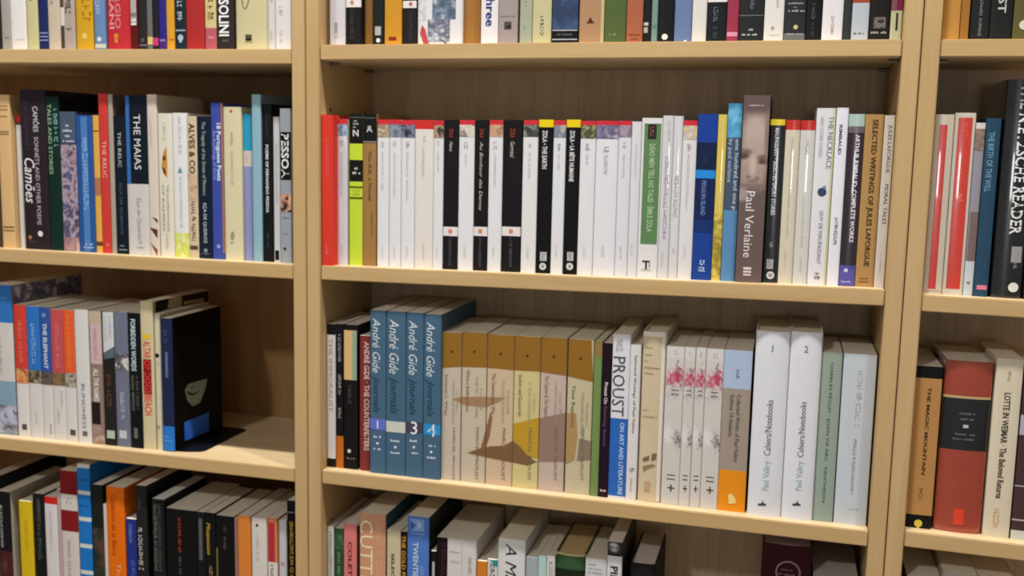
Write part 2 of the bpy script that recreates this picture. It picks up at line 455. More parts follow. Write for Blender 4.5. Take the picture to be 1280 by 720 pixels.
def bookcase(key, x0, depth, label):
    root = bpy.data.objects.new('bookcase', None); COL.objects.link(root)
    root.location = (x0 + IN / 2, 0, 0)
    root['label'] = label; root['category'] = 'bookcase'; root['group'] = 'birch bookcases side by side'
    hw = IN / 2; top = Z0 + .345
    for s in (-1, 1):
        a, b = sorted((s * (hw + .0002), s * (hw + PT)))
        link('side_panel', box_mesh('side_panel', (a, 0, 0), (b, depth + .004, top), M_PANEL, .0011), root)
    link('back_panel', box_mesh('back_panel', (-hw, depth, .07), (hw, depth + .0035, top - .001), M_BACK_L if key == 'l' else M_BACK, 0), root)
    for r in (1, 2, 3, 4):
        za, zb = SHELVES['%s%dt' % (key, r)]
        za += Z0; zb += Z0
        me = box_mesh('shelf', (-hw + .0006, .0015, za - TH), (hw - .0006, depth - .0004, za), M_SHELF, .0012, (zb - za) / IN)
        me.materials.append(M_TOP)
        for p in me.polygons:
            if abs(p.normal.z) > .9: p.material_index = 1  # tops, and undersides with them, take the birch painted as lit
        link('shelf', me, root)
        for s in (-1, 1):                     # steel pins that carry the shelf
            zz = (za if s < 0 else zb) - TH - .0028
            for yy in (.035, depth - .03):
                link('shelf_pin', cyl_mesh('shelf_pin', (s * (hw - .0065), yy, zz), .0026, .013, 'x', M_STEEL), root)
                link('peg_hole', cyl_mesh('peg_hole', (s * (hw + .0001), yy, zz - .064), .0024, .0008, 'x', M_DARK), root)
    link('shelf', box_mesh('shelf', (-hw + .0006, .0015, .40), (hw - .0006, depth - .0004, .40 + TH), M_SHELF, .0012), root)
    link('top_panel', box_mesh('top_panel', (-hw + .0003, 0, Z0 + .305), (hw - .0003, depth - .0004, Z0 + .305 + TH), M_SHELF, .0011), root)
    link('bottom_panel', box_mesh('bottom_panel', (-hw + .0003, 0, .07), (hw - .0003, depth - .0004, .07 + TH), M_SHELF, .0011), root)
    link('plinth', box_mesh('plinth', (-hw + .0003, .012, 0), (hw - .0003, .028, .0698), M_SHELF, .0011), root)
    return root
bookcase('l', -W2 - IN, .262, 'birch bookcase on the left with a black bookend on one shelf')
bookcase('c', 0, .19, 'birch bookcase in the middle, the only one seen in full width')
bookcase('r', IN + W2, .19, 'birch bookcase on the right, cut by the frame')

# ------------------------------------------------------------------ bookend
be = bpy.data.objects.new('bookend', None); COL.objects.link(be)
be['label'] = 'flat black metal bookend at the right end of the third left shelf'; be['category'] = 'bookend'
def plate(name, outline, z0, z1):
    bm = bmesh.new()
    lo = [bm.verts.new((x, y, z0)) for x, y in outline]; hi = [bm.verts.new((x, y, z1)) for x, y in outline]
    bm.faces.new(lo[::-1]); bm.faces.new(hi)
    for i in range(len(lo)):
        j = (i + 1) % len(lo); bm.faces.new((lo[i], lo[j], hi[j], hi[i]))
    me = bpy.data.meshes.new(name); bm.to_mesh(me); bm.free(); me.materials.append(M_BLACK)
    return me
be.location = (-.2772, .0200, Z0 - .6131 + .0002)
_o = [(0, 0), (.024, .002), (.040, .004)]
for i in range(7):
    a = -math.pi / 2 + math.pi / 2 * i / 6
    _o.append((.050 + .0135 * math.cos(a), .022 + .0135 * math.sin(a)))
_o += [(.0635, .118)]
for i in range(5):
    a = math.pi / 2 * i / 4
    _o.append((.0535 + .010 * math.cos(a), .138 + .010 * math.sin(a)))
_o += [(0, .148)]
link('base_plate', plate('base_plate', _o, 0, .0012), be)
link('upright_plate', box_mesh('upright_plate', (0, .014, .0012), (.0009, .135, .165), M_BLACK, 0), be)

# ------------------------------------------------------------------ the books
BOOKS = [
('books on the top visible shelf of the left bookcase', [
(-563.3,-2.7,22.0,193.9,129.7,18.0,'#2a2626','black spine cut by the left edge of the top shelf row',[],{}),
(-540.5,-2.8,16.8,204.0,136.8,18.0,'#9a948c','plain grey spine at the far left of the top shelf',[('L',19.0,3.4,13.4,'#7c766c',3.6)],{}),
(-523.5,-2.9,28.0,211.8,133.0,18.0,'#d6d2ce','wide plain white spine left of the pale yellow one, top shelf',[('L',16.5,2.8,25.2,'#bfc4c4',2.4)],{}),
(-494.1,-3.1,20.1,189.1,127.0,18.0,'#cfc894','pale yellow spine beside the navy spine with stripes, top shelf',[('P',98.1,72.2,8.0,5.0,'#6d6748')],{}),
(-473.5,-3.2,17.1,195.8,138.4,18.0,'#232f66','navy spine with three thin light stripes near its foot',[('R',0.9,16.3,24.7,26.5,'#8f9cc8'),('R',0.9,16.3,19.3,21.1,'#8f9cc8'),('R',0.9,16.3,14.0,15.8,'#8f9cc8')],{}),
(-456.1,-3.3,21.3,217.9,141.6,18.0,'#cfc0aa','cream spine just right of the navy striped one',[('P',103.3,65.8,7.4,4.7,'#8e8478')],{}),
(-434.1,-3.4,25.3,201.3,124.0,18.0,'#b5a79c','beige spine with spaced dark capitals and a dark photo strip',[('R',0.0,6.6,63.2,108.7,'#5a4a3c'),('R',0.0,7.6,36.3,63.2,'#e0d8c8'),('R',0.5,6.6,3.3,36.3,'#4e4036'),('P',120.3,28.0,13.9,9.1,'#4c4039')],{}),
(-406.7,-3.5,29.3,208.4,137.3,18.0,'#d8a628','golden yellow spine on the top left shelf',[('P',108.1,40.7,18.2,14.6,'#b07f14'),('O',14.6,20.8,4.7,'#ecd070')],{}),
(-375.3,-3.6,18.7,207.7,133.8,18.0,'#6d8fbb','light blue spine with a small white bird near its foot',[('P',84.6,49.9,6.5,7.5,'#b8cbe0'),('O',8.4,16.1,3.5,'#e4ead8'),('R',0.0,18.7,3.2,9.1,'#b8bfae')],{}),
(-355.3,-3.8,41.7,217.6,140.3,18.0,'#c43038','thick rounded red spine with two lines of pale capitals',[('T','BASSANI',118.5,31.1,10.4,9.2,'#e8a0a0','b'),('T','GIORGIO',118.5,31.1,21.7,9.2,'#e08888','b'),('O',17.5,20.6,4.1,'#dd8a3a'),('O',17.5,13.7,3.5,'#dd8a3a')],{'hard': True}),
(-312.9,-3.9,12.2,195.8,138.4,18.0,'#5a1414','thin dark red spine with a silver upper part',[('R',0.6,10.4,36.7,117.9,'#a8a09e'),('R',1.2,9.8,48.2,53.9,'#76706e'),('R',1.2,9.8,36.1,39.0,'#d8d4d4'),('L',43.6,1.8,9.8,'#e0dddd',3.5)],{}),
(-300.0,-4.0,14.2,212.6,136.9,18.0,'#332e2e','thin black spine right of the silver and dark red one',[('O',7.1,14.7,2.9,'#565254'),('R',1.4,13.5,6.6,7.8,'#8b8584')],{}),
(-285.5,-4.1,9.1,190.2,132.1,18.0,'#6e6c6c','thin grey spine with a cream square near its foot',[('R',0.9,9.1,8.3,19.3,'#dcc87a')],{}),
(-276.1,-4.1,10.4,191.2,137.0,18.0,'#27262b','thin black spine with a pink patch near its foot',[('R',1.0,9.4,6.6,18.1,'#cc3f80')],{}),
(-265.4,-4.2,12.4,197.4,125.7,18.0,'#302a86','thin violet blue spine on the top left shelf',[('R',0.0,12.4,3.1,16.9,'#4c2d80'),('L',14.6,1.2,11.8,'#a090c8',3.4)],{}),
(-252.7,-4.2,13.0,196.9,123.4,18.0,'#e0a436','thin orange spine with a small red line near its foot',[('L',15.7,0.6,12.3,'#b8541c',2.9)],{}),
(-238.4,-4.3,17.8,198.9,132.8,18.0,'#203440','dark teal spine with a white line and a shield near its foot',[('P',110.8,41.9,8.0,7.1,'#c8d0d4'),('R',0.9,16.9,27.1,29.3,'#8f9ba2'),('O',8.9,17.9,4.6,'#a4adb4'),('O',8.9,13.4,2.7,'#a4adb4')],{}),
(-220.0,-4.4,29.5,198.1,129.3,18.0,'#b23130','wide plain red spine on the top left shelf',[],{}),
(-189.2,-4.5,18.2,197.6,126.7,18.0,'#dcc98e','pale yellow spine ending in a pink foot, with heavy dark lettering',[('D',0.0,31.3,'#c0606a'),('P',93.1,39.2,9.1,8.7,'#4e3020'),('L',17.8,5.5,14.5,'#e0a0a8',3.4)],{}),
(-170.4,-4.7,27.7,217.0,137.2,18.0,'#3a3130','black spine with tall white capitals on the top left shelf',[('T','PAOLO PASOLINI',153.6,19.9,12.5,16.1,'#e8e4e4','b'),('L',13.7,6.9,19.4,'#6a6060',3.4)],{}),
(-141.4,-4.9,52.7,190.7,134.5,18.0,'#d6cda0','wide pale yellow spine with a small black stamp near its foot',[('G',[(10.7,70.2),(13.1,60.1),(16.9,56.7),(20.8,60.0),(24.7,69.9),(22.2,70.0),(19.5,61.1),(16.9,59.0),(14.4,61.2),(13.3,70.1)],'#8c8664'),('R',16.9,27.4,13.1,22.0,'#55503e'),('R',19.0,26.3,13.6,16.4,'#1e1c18'),('R',16.9,29.0,10.8,11.9,'#a09878')],{'hard': True}),
(-88.1,-5.0,11.3,211.3,130.6,18.0,'#c9c6c8','pale grey thin spine beside the last white one, top left shelf',[('P',91.5,64.0,5.6,3.4,'#8f8d92'),('P',27.4,8.5,4.5,3.4,'#a8a6a8')],{}),
(-76.4,-5.1,23.9,193.3,126.6,18.0,'#dedad9','white spine touching the right upright of the top left shelf',[('P',60.5,45.0,8.4,4.8,'#a3a09f'),('P',28.5,8.5,8.4,4.8,'#b4b1af')],{}),
]),
('books on the top visible shelf of the centre bookcase', [
(7.1,0.2,23.6,193.0,125.4,18.0,'#c6c2c6','pale grey spine first from the left upright, top centre shelf',[('P',32.1,10.3,9.4,5.2,'#8f8b8e')],{}),
(31.4,0.3,22.8,217.0,137.2,18.0,'#221f20','black spine with a white band, beside the pale grey one',[('D',52.3,66.3,'#dcd6d2'),('O',9.6,58.8,2.8,'#c88e74'),('P',49.1,7.8,9.6,4.6,'#4e4a4a')],{}),
(54.5,0.3,12.0,206.4,127.8,30.0,'#a8783c','ochre spine between two black ones, top centre shelf',[],{}),
(72.1,0.4,16.0,204.6,139.3,18.0,'#262a28','slim black spine with white block and disc near its foot',[('R',3.2,12.0,13.9,25.8,'#a8a8a2'),('O',8.0,6.9,3.0,'#d4d4d0')],{}),
(89.2,0.4,25.3,194.5,132.4,18.0,'#d8992e','bright orange spine with a small dark red plaque',[('R',6.3,17.7,6.7,11.5,'#8c3020')],{}),
(115.7,0.5,19.8,200.7,141.4,18.0,'#292627','black spine with a white band, right of the orange one',[('D',49.8,59.3,'#dcd6d2'),('O',11.9,55.1,2.6,'#c86a5a'),('P',44.4,7.0,11.9,4.0,'#4a4648')],{}),
(136.1,0.6,64.8,198.9,133.1,18.0,'#d6d4d4','very thick white spine drawn with grey figures and a red shape',[('N',1.3,13.0,33.1,101.6,['#d6d4d4','#b8bcc2','#e2e0de'],50),('N',22.7,55.8,34.2,101.6,['#d6d4d4','#7c8ea2','#46566c','#b8c2cc'],45),('N',16.2,48.0,4.4,34.2,['#d6d4d4','#a6acc0','#585e70','#c8c8d0'],60),('G',[(7.6,27.1),(12.2,21.7),(18.2,1.3),(10.1,1.4),(4.2,16.4)],'#c85058'),('G',[(32.0,7.6),(38.9,6.5),(47.0,0.1),(44.7,0.1),(36.6,5.5)],'#4a4e50')],{'hard': True}),
(201.2,0.7,23.8,212.3,135.4,26.0,'#a77438','brown ochre spine beside the thick illustrated one',[],{}),
(228.0,0.7,24.0,207.3,132.3,18.0,'#dcd8d8','white spine with big blue lettering on the top centre shelf',[('T','Three',72.7,23.7,13.2,12.0,'#2c3a80','b')],{}),
(252.6,0.8,26.6,206.8,129.6,18.0,'#9b8e8b','taupe grey spine with a small dark square stamp',[('L',36.9,2.7,22.6,'#857876',2.1),('R',8.0,18.1,19.7,29.6,'#54504e'),('R',11.2,17.5,20.2,25.4,'#3a3736')],{}),
(282.0,0.9,17.0,216.3,134.2,18.0,'#aeb49c','pale sage green spine, top centre shelf',[('P',67.5,48.9,7.7,4.3,'#88907c'),('P',24.1,11.6,6.8,3.4,'#94a08c')],{}),
(299.5,0.9,25.6,188.7,125.1,18.0,'#cfc89a','pale lemon spine with one small dark line of lettering',[('P',36.2,9.3,12.8,4.1,'#4e4a34')],{}),
(326.2,1.0,35.0,201.3,124.2,18.0,'#31486e','dark blue cloud spine with black foot and two silver lines',[('N',0.0,35.0,19.2,117.0,['#31486e','#28395a','#44608c'],30),('D',0.0,18.2,'#1c1b1d'),('R',0.7,34.3,16.6,18.2,'#a0a6ae'),('R',0.7,34.3,4.8,6.4,'#a0a6ae'),('L',12.0,7.0,27.3,'#6b6c70',2.1)],{}),
(362.7,1.1,32.9,188.1,122.6,18.0,'#b8906a','tan salmon spine with a small dark mound, cream right edge',[('R',28.6,32.9,0.0,115.9,'#d2bc8a'),('G',[(9.6,26.0),(12.7,30.1),(14.7,34.1),(16.9,30.0),(20.2,25.9)],'#5c3018')],{}),
(396.2,1.1,28.3,193.2,126.2,18.0,'#556638','moss green spine on the top centre shelf',[('L',11.3,4.2,15.6,'#98966a',3.0)],{}),
(425.0,1.2,21.3,214.0,123.5,18.0,'#b4684a','terracotta spine right of the moss green one',[('L',10.5,3.2,18.1,'#8a4630',2.0),('L',5.4,6.4,16.0,'#8a4630',2.0)],{}),
(446.8,1.2,10.3,196.6,122.0,18.0,'#262523','slim black spine with white marks, right of the terracotta one',[('R',1.0,6.7,21.9,25.9,'#b8b6b0'),('R',1.0,6.2,12.8,19.9,'#a5a39e')],{}),
(457.4,1.2,7.9,213.4,140.6,18.0,'#7f9c92','narrow grey teal spine between two black ones',[('R',0.8,7.1,18.7,22.8,'#5c7a78')],{}),
(465.9,1.3,20.5,196.1,139.7,18.0,'#1f2022','black spine with a white disc near its foot, beside the light blue one',[('O',9.2,7.5,3.8,'#dcdad4')],{}),
(486.8,1.3,21.8,209.3,141.3,18.0,'#7084ae','slate blue spine with a tiny white mark at the shelf edge',[('G',[(11.2,0.3),(14.1,3.3),(16.1,3.2),(16.3,0.2)],'#e4e6ea')],{}),
(509.2,1.4,18.1,201.2,123.5,18.0,'#d2cec8','plain cream white spine, right of the slate blue one',[],{}),
(527.8,1.4,24.4,205.7,124.5,18.0,'#22262a','black spine with a white top band and faint lettering lengthwise',[('D',49.8,91.4,'#dad6d2'),('P',43.4,24.7,10.3,4.9,'#6c747c'),('P',21.7,4.0,10.3,4.9,'#4e565e')],{}),
(552.7,1.5,14.4,208.2,136.1,18.0,'#a33a52','crimson spine with a pink bar near its foot',[('R',0.7,13.6,7.1,12.5,'#e09ab4')],{}),
(567.6,1.5,30.4,207.9,134.8,18.0,'#2f3133','dark slate spine with a thin line and small white imprint',[('P',80.6,39.7,15.2,4.6,'#7a7e82'),('R',0.0,29.8,31.9,33.2,'#6a6c70'),('L',15.2,12.2,18.9,'#a4a6a8',2.6),('L',9.3,4.6,22.8,'#b4b6b8',2.6)],{}),
(598.5,1.6,23.8,202.9,131.4,18.0,'#d6d2cc','cream spine with a small grey oval mark, between dark spines',[('P',60.6,41.2,15.5,3.6,'#a09c98'),('O',10.7,16.8,2.1,'#97928e'),('L',8.5,4.8,19.0,'#c0bcb6',1.5)],{}),
(622.7,1.7,25.9,203.8,135.6,18.0,'#33383a','charcoal spine with silver lines and a small gold emblem',[('L',46.5,3.9,22.0,'#8e9294',2.3),('L',41.7,10.4,15.6,'#7c8082',1.9),('L',37.3,2.6,24.6,'#9a9ea0',2.5),('O',14.3,17.5,2.7,'#d6c48c'),('R',0.0,25.9,0.0,9.7,'#6a6e6e'),('L',9.2,2.6,23.3,'#989c9c',1.9)],{}),
(649.1,1.7,18.1,193.0,125.1,18.0,'#201e1f','black spine with faint grey lettering running down it',[('P',46.1,26.8,8.1,3.6,'#6c6a6a'),('P',23.0,4.6,8.1,3.3,'#4e4c4e')],{}),
(668.2,1.8,24.5,213.7,122.1,18.0,'#d6d3d4','wide white spine near the right end, top centre shelf',[('P',30.3,8.2,12.3,3.7,'#8b888c')],{}),
(693.2,1.8,9.4,190.2,132.4,18.0,'#3a403f','slim dark grey green spine beside the wide white one',[],{}),
(703.0,1.8,20.0,206.7,129.1,18.0,'#adb4bc','pale blue grey spine with a rust red top',[('D',45.5,105.5,'#a84e3a'),('L',9.3,3.0,15.0,'#4c545e',2.3)],{}),
(723.5,1.9,24.0,207.8,134.3,18.0,'#26211f','black spine with a grey square emblem and white imprint',[('R',4.8,19.2,14.2,28.5,'#4c4844'),('N',6.0,18.7,15.2,27.6,['#4c4844','#77736e','#35312e'],150),('L',10.0,2.4,21.1,'#9a9692',2.9)],{}),
(748.0,1.9,13.4,196.5,141.5,18.0,'#c9c9a4','cream spine with a plum top, last before the right upright',[('R',0.0,6.0,35.8,104.2,'#8a5a60'),('R',6.0,13.4,35.8,104.2,'#7c2a4a'),('R',6.0,8.3,12.1,32.9,'#3c3a2c')],{}),
]),
('books on the top visible shelf of the right bookcase', [
(806.9,1.5,19.6,211.3,130.6,18.0,'#d2994c','amber orange spine beside the upright, top right shelf',[],{}),
(827.0,1.5,9.8,190.8,135.0,18.0,'#b07a36','slim darker amber spine beside the black ones, top right shelf',[],{}),
(838.1,1.4,21.1,205.9,125.4,18.0,'#2a2c2c','first black spine on the top right shelf, thin grey lettering',[('P',65.4,5.2,10.6,3.0,'#8a8e8e')],{}),
(859.7,1.3,24.4,203.4,134.0,18.0,'#282a29','second black spine on the top right shelf, short pale capitals',[('T','OST',63.2,31.9,12.2,8.8,'#b4b2ac','b')],{}),
(885.0,1.1,22.0,208.7,138.6,18.0,'#6a6238','olive spine with a white disc, top right shelf',[('O',12.1,17.9,5.5,'#dcd8c8')],{}),
]),
('books on the second visible shelf of the left bookcase', [
(-576.3,-308.4,19.6,237.3,122.6,18.0,'#4a3a2a','dark brown spine cut by the left edge, second shelf',[],{}),
(-556.0,-308.4,23.9,238.1,131.9,18.0,'#cda875','tan spine ruled with thin brown lines, second left shelf',[('R',1.2,20.3,220.4,221.6,'#7a5a3a'),('R',1.2,20.3,214.8,216.1,'#7a5a3a'),('R',2.4,19.1,204.4,205.7,'#8a6a4a'),('R',0.0,20.3,180.8,182.3,'#7a5a3a'),('R',1.2,20.3,177.4,178.6,'#7a5a3a'),('R',2.4,22.7,32.1,34.0,'#6a4a30'),('R',2.4,22.7,27.0,28.3,'#6a4a30')],{}),
(-531.8,-308.5,9.7,207.5,125.3,28.0,'#cfcac4','thin white spine pushed back beside the tan one',[('D',197.6,207.5,'#b83a30'),('D',192.7,197.6,'#6a4a38')],{}),
(-513.1,-308.5,45.9,246.3,136.6,18.0,'#33282e','tall thick dark plum spine with white title script',[('T','CAMÕES',220.9,182.0,27.6,9.2,'#cfc9cc',''),('T','SONNETS AND OTHER POEMS',174.7,38.7,27.6,7.8,'#b8aeb2',''),('T','Camões',141.6,72.3,13.8,19.3,'#e6e2e2','i'),('O',28.5,24.9,4.5,'#d4d0cc'),('O',9.2,18.6,3.3,'#a06a50'),('L',12.3,3.7,18.4,'#7a4a48',1.9),('P',230.6,145.2,10.1,6.9,'#4c3c4a')],{}),
(-466.6,-308.6,23.2,235.8,139.8,18.0,'#16352f','dark green spine with pale green lettering, beside the plum one',[('T','TALES AND STORIES',224.9,117.9,6.5,7.0,'#9db88c',''),('P',217.7,158.3,16.7,7.0,'#7ab0a8')],{'side': '#0d1614'}),
(-442.9,-308.7,28.0,213.8,122.1,18.0,'#4e4a66','short spine with a pink and violet flower picture',[('N',0.0,28.0,0.0,163.7,['#6a6688','#4a4664','#a89aa6','#8b7480','#3c3a52'],55),('R',0.0,28.0,167.3,213.8,'#4c5a6e'),('L',192.7,11.2,16.8,'#b8c0cc',3.0),('L',185.4,5.6,23.8,'#b8c0cc',3.6),('L',177.0,9.8,18.2,'#b8c0cc',3.0),('L',169.7,5.6,25.2,'#b8c0cc',3.6),('N',0.0,28.0,0.0,21.3,['#b08a84','#8c6c74','#c4a8a0'],60)],{}),
(-414.2,-308.7,29.5,208.7,123.6,18.0,'#28508c','blue spine with a lighter stripe of lettering down it',[('R',9.4,20.6,1.5,206.3,'#4a78b0'),('P',175.1,62.0,14.7,8.3,'#88aed8'),('L',12.7,8.8,23.6,'#a0b8d8',3.1),('L',7.7,7.4,25.1,'#a0b8d8',2.5)],{}),
(-384.2,-308.8,10.6,209.0,127.9,18.0,'#d2a24a','thin yellow spine squeezed beside the red one, second left shelf',[('R',0.0,10.6,184.5,186.3,'#7a5020'),('R',0.0,10.6,88.4,115.1,'#a86e50'),('R',0.0,10.6,11.1,17.3,'#6a4420')],{}),
(-373.3,-308.8,15.9,241.2,141.2,18.0,'#c23a34','tall red spine with small white capitals, second left shelf',[('T','THE RELIC',170.9,115.5,8.7,6.7,'#e6b0a8',''),('O',9.5,13.0,2.0,'#d87a70')],{}),
(-356.7,-308.8,8.4,240.2,128.2,18.0,'#a29888','narrow grey beige spine right of the tall red one',[],{'side': '#6a5e56'}),
(-347.6,-308.9,20.1,208.3,137.8,18.0,'#15202e','short near-black navy spine with small pale capitals',[('T','THE RELIC',184.6,131.9,10.0,6.0,'#b8beb8',''),('T','EÇA DE QUEIROZ',107.9,28.9,10.0,4.8,'#53606c',''),('L',13.0,6.0,14.1,'#7c868e',2.5),('R',4.0,18.1,6.1,7.5,'#8a929a')],{}),
(-326.7,-308.9,36.9,239.3,129.5,18.0,'#16202e','tall navy spine with white lower half and a bright blue edge',[('R',0.0,7.4,107.5,238.7,'#3566a4'),('D',0.0,107.5,'#c5c1bc'),('R',0.0,3.0,102.7,107.5,'#a8b8d8'),('T','THE MAIAS',211.1,129.1,20.3,11.8,'#d2d6d2',''),('T','Eça de Queirós',85.9,24.1,20.3,7.4,'#9b9896',''),('P',21.7,15.6,20.3,5.9,'#a8a4a0'),('L',11.9,14.8,26.6,'#8b8886',1.8)],{}),
(-289.4,-309.0,16.7,240.7,129.7,18.0,'#cfc2b4','tall cream spine with brown shapes at its foot, beside the navy one',[('P',205.5,161.9,5.8,3.0,'#b0a498'),('G',[(4.5,59.0),(14.1,55.7),(13.9,49.7)],'#6a3426'),('G',[(0.2,43.1),(13.6,40.0),(13.2,26.7),(0.2,42.8)],'#6a3022'),('G',[(0.6,20.1),(12.7,9.7),(12.4,0.0)],'#7a4430')],{'side': '#b8a88e'}),
(-271.6,-309.0,24.1,213.4,123.4,18.0,'#d6d0be','ivory spine with an amber pot picture, second left shelf',[('P',200.0,173.0,10.8,4.8,'#b4ae9c'),('G',[(8.7,156.4),(14.3,164.7),(15.1,144.7),(14.4,118.6),(9.1,123.2),(5.3,135.0)],'#c08438'),('G',[(7.1,149.2),(12.6,151.7),(12.4,144.6),(8.3,143.4)],'#6a3a1c'),('G',[(5.3,135.0),(10.7,131.5),(13.2,123.3),(9.1,124.4)],'#6a3418'),('T','THE ILLUSTRIOUS HOUSE',107.8,38.3,14.9,4.1,'#948e7e',''),('T','OF RAMIRES',107.8,38.3,7.2,4.1,'#948e7e',''),('P',34.7,10.5,12.0,4.8,'#b4b0a0')],{}),
(-246.8,-309.1,24.0,214.3,131.6,18.0,'#d9d8d6','white spine with lime green wash at its foot',[('P',208.3,149.9,12.0,4.8,'#a49ea4'),('G',[(7.5,126.2),(15.6,126.4),(11.8,135.8)],'#4a90a0'),('P',121.6,44.1,12.0,4.3,'#b4b2b0'),('N',0.0,24.0,0.0,36.9,['#d4dc78','#c2cc50','#dfe0a8'],50)],{}),
(-222.4,-309.1,16.1,209.9,138.5,18.0,'#c8b698','narrow beige spine with bold dark brown capitals',[('T','ALVES & CO',199.5,125.7,8.0,9.6,'#4a2c1c','b'),('N',0.8,15.3,86.7,124.5,['#b89878','#c8b090','#a07858'],60),('P',84.3,24.6,8.0,6.4,'#6a3c28'),('R',1.6,14.5,12.6,18.6,'#5a4a3a')],{}),
(-206.0,-309.2,22.7,209.6,127.1,18.0,'#17263c','navy spine with pale script title, second left shelf',[('T','The Tragedy of the Street of Flowers',202.1,94.4,11.4,5.9,'#a8b4a4',''),('T','EÇA DE QUEIROZ',82.6,23.1,11.4,5.5,'#c8ccd0',''),('O',11.4,12.3,3.1,'#76889a'),('L',7.5,4.5,17.1,'#5a6a80',2.4)],{}),
(-182.8,-309.2,20.1,229.5,131.6,18.0,'#3b4a98','royal blue spine with white lettering in two lines',[('T','18 Portuguese Poets',200.1,116.3,13.2,6.8,'#d0dcf0','b'),('T','An Anthology of Verse',189.7,117.5,6.0,5.2,'#98a8dc',''),('O',10.0,19.3,3.1,'#8494d4'),('R',16.9,20.1,9.8,228.9,'#9a6a58')],{}),
(-162.1,-309.3,29.0,224.0,127.2,18.0,'#cfc6a2','wide pale yellow spine with a red dot at its top',[('O',13.1,217.7,2.3,'#b0583c'),('P',187.8,167.0,13.1,4.1,'#8e8660'),('P',161.2,110.0,13.1,3.5,'#a8a078'),('P',41.8,18.1,12.2,5.2,'#4a4632')],{}),
(-132.8,-309.3,14.1,214.1,136.3,22.0,'#858cb6','periwinkle spine with a turquoise top and small cream patch',[('D',161.1,214.1,'#2a93b4'),('D',138.5,161.1,'#c9bdb4'),('P',155.9,143.2,5.6,2.8,'#a89c94')],{}),
(-116.2,-309.3,14.7,242.0,150.0,18.0,'#88acb8','tall pale blue spine right of the turquoise-topped one',[],{'side': '#6c828a'}),
(-101.2,-309.4,15.3,228.7,140.9,21.0,'#171c1e','black spine with spaced white capitals, beside the tall pale blue one',[('P',215.0,180.8,7.7,3.4,'#3e4a44'),('T','POEMS OF FERNANDO PESSOA',170.4,72.0,7.7,4.6,'#d0d4d0','b'),('P',43.9,20.3,7.7,3.1,'#4a5050')],{}),
(-85.6,-309.4,10.4,210.8,134.1,24.0,'#c9c9c9','thin white spine with a small black foot bar, second left shelf',[('P',171.9,85.2,5.2,2.6,'#a0a0a0'),('R',2.1,8.3,3.0,17.2,'#1c1c1e')],{}),
(-71.5,-309.4,16.9,222.6,132.4,18.0,'#98a0a8','grey spine with big white capitals on a black panel',[('R',0.0,16.9,120.6,189.2,'#1d1c1e'),('T','PESSOA',187.0,122.9,8.5,11.5,'#eceae8','b'),('N',0.0,16.9,74.4,101.0,['#2a1824','#c89078','#e4b898','#4a2a30'],70),('L',66.3,3.4,13.5,'#70787e',2.3),('L',43.0,5.1,11.8,'#7c848a',1.7),('O',6.8,20.8,2.1,'#2a2a30')],{}),
]),
('books on the third visible shelf of the left bookcase', [
(-590.2,-613.8,45.2,245.2,170.0,18.0,'#c6c1ba','tall white spine with a blue top and a landscape photo foot',[('D',184.5,245.2,'#2e6cae'),('L',224.6,13.6,36.1,'#6c9cd0',2.6),('L',172.8,4.5,18.1,'#7a7874',2.6),('P',162.4,96.9,18.1,8.1,'#a8a49e'),('D',0.0,89.0,'#7c98a8'),('N',0.0,45.2,2.7,49.3,['#4e5446','#8e8e98','#b8bcd0','#3a4034'],50),('SN',[(5.2,244.6),(166.4,244.9),(166.0,199.7),(3.2,182.8)],['#5a5664','#8e8a98','#55516a','#7a7686','#c8c4c4'],46)],{'side': '#8a8680'}),
(-542.4,-613.7,22.9,215.1,135.0,18.0,'#c63d31','red spine with white lower half, first of five alike',[('P',193.2,119.2,11.4,6.4,'#dc7a68'),('N',0.0,22.9,87.8,111.4,['#c86a38','#dc9a60','#7a4630'],60),('D',0.0,87.8,'#d2ccc6'),('P',81.3,76.0,11.4,13.7,'#a8a29c'),('R',8.0,17.1,11.3,20.6,'#55524e')],{'side': '#c8c2b4'}),
(-518.8,-613.6,24.5,213.9,135.0,18.0,'#2d6cb4','bright blue spine with white lower half, second of five alike',[('P',189.5,117.1,12.2,7.3,'#8cb4e0'),('N',0.0,24.5,89.7,110.6,['#8a7a5a','#3a342c','#a89a78'],50),('D',0.0,89.7,'#cfcac5'),('P',43.8,22.7,12.2,3.7,'#b0aaa4')],{'side': '#c8c2b4'}),
(-493.9,-613.6,19.8,213.9,135.0,18.0,'#2f4f92','deeper blue spine with white lower half, third of five alike',[('O',8.9,201.1,3.8,'#6a86b8'),('T','THE ELEPHANT',188.3,114.9,9.9,7.1,'#c8d8f0','b'),('N',0.0,19.8,88.9,109.7,['#5a4a3c','#6a6058','#40342c'],50),('D',0.0,88.9,'#cec9c4'),('P',24.7,7.6,13.9,3.0,'#7a7672')],{'side': '#c8c2b4'}),
(-473.6,-613.5,22.7,211.3,135.0,18.0,'#b84c4e','rose red spine with white lower half, fourth of five alike',[('P',205.3,198.6,11.3,9.1,'#d88a88'),('P',190.9,115.1,11.3,6.8,'#cf7c7c'),('N',0.0,22.7,89.2,110.0,['#9a7a52','#6a5238','#b8946a'],50),('D',0.0,89.2,'#cfcac5'),('P',81.4,55.4,15.9,4.5,'#c49a98'),('P',50.2,26.6,9.1,3.4,'#aaa5a0')],{'side': '#c8c2b4'}),
(-450.5,-613.5,19.7,211.3,135.0,18.0,'#dc5a26','orange spine with white lower half, fifth of five alike',[('P',205.3,116.7,9.8,5.9,'#ec8a58'),('N',0.0,19.7,88.3,111.6,['#2e241e','#b0a898','#4a3a2c'],40),('D',0.0,88.3,'#d0cbc6'),('R',6.9,16.7,10.2,19.4,'#55524c')],{'side': '#c8c2b4'}),
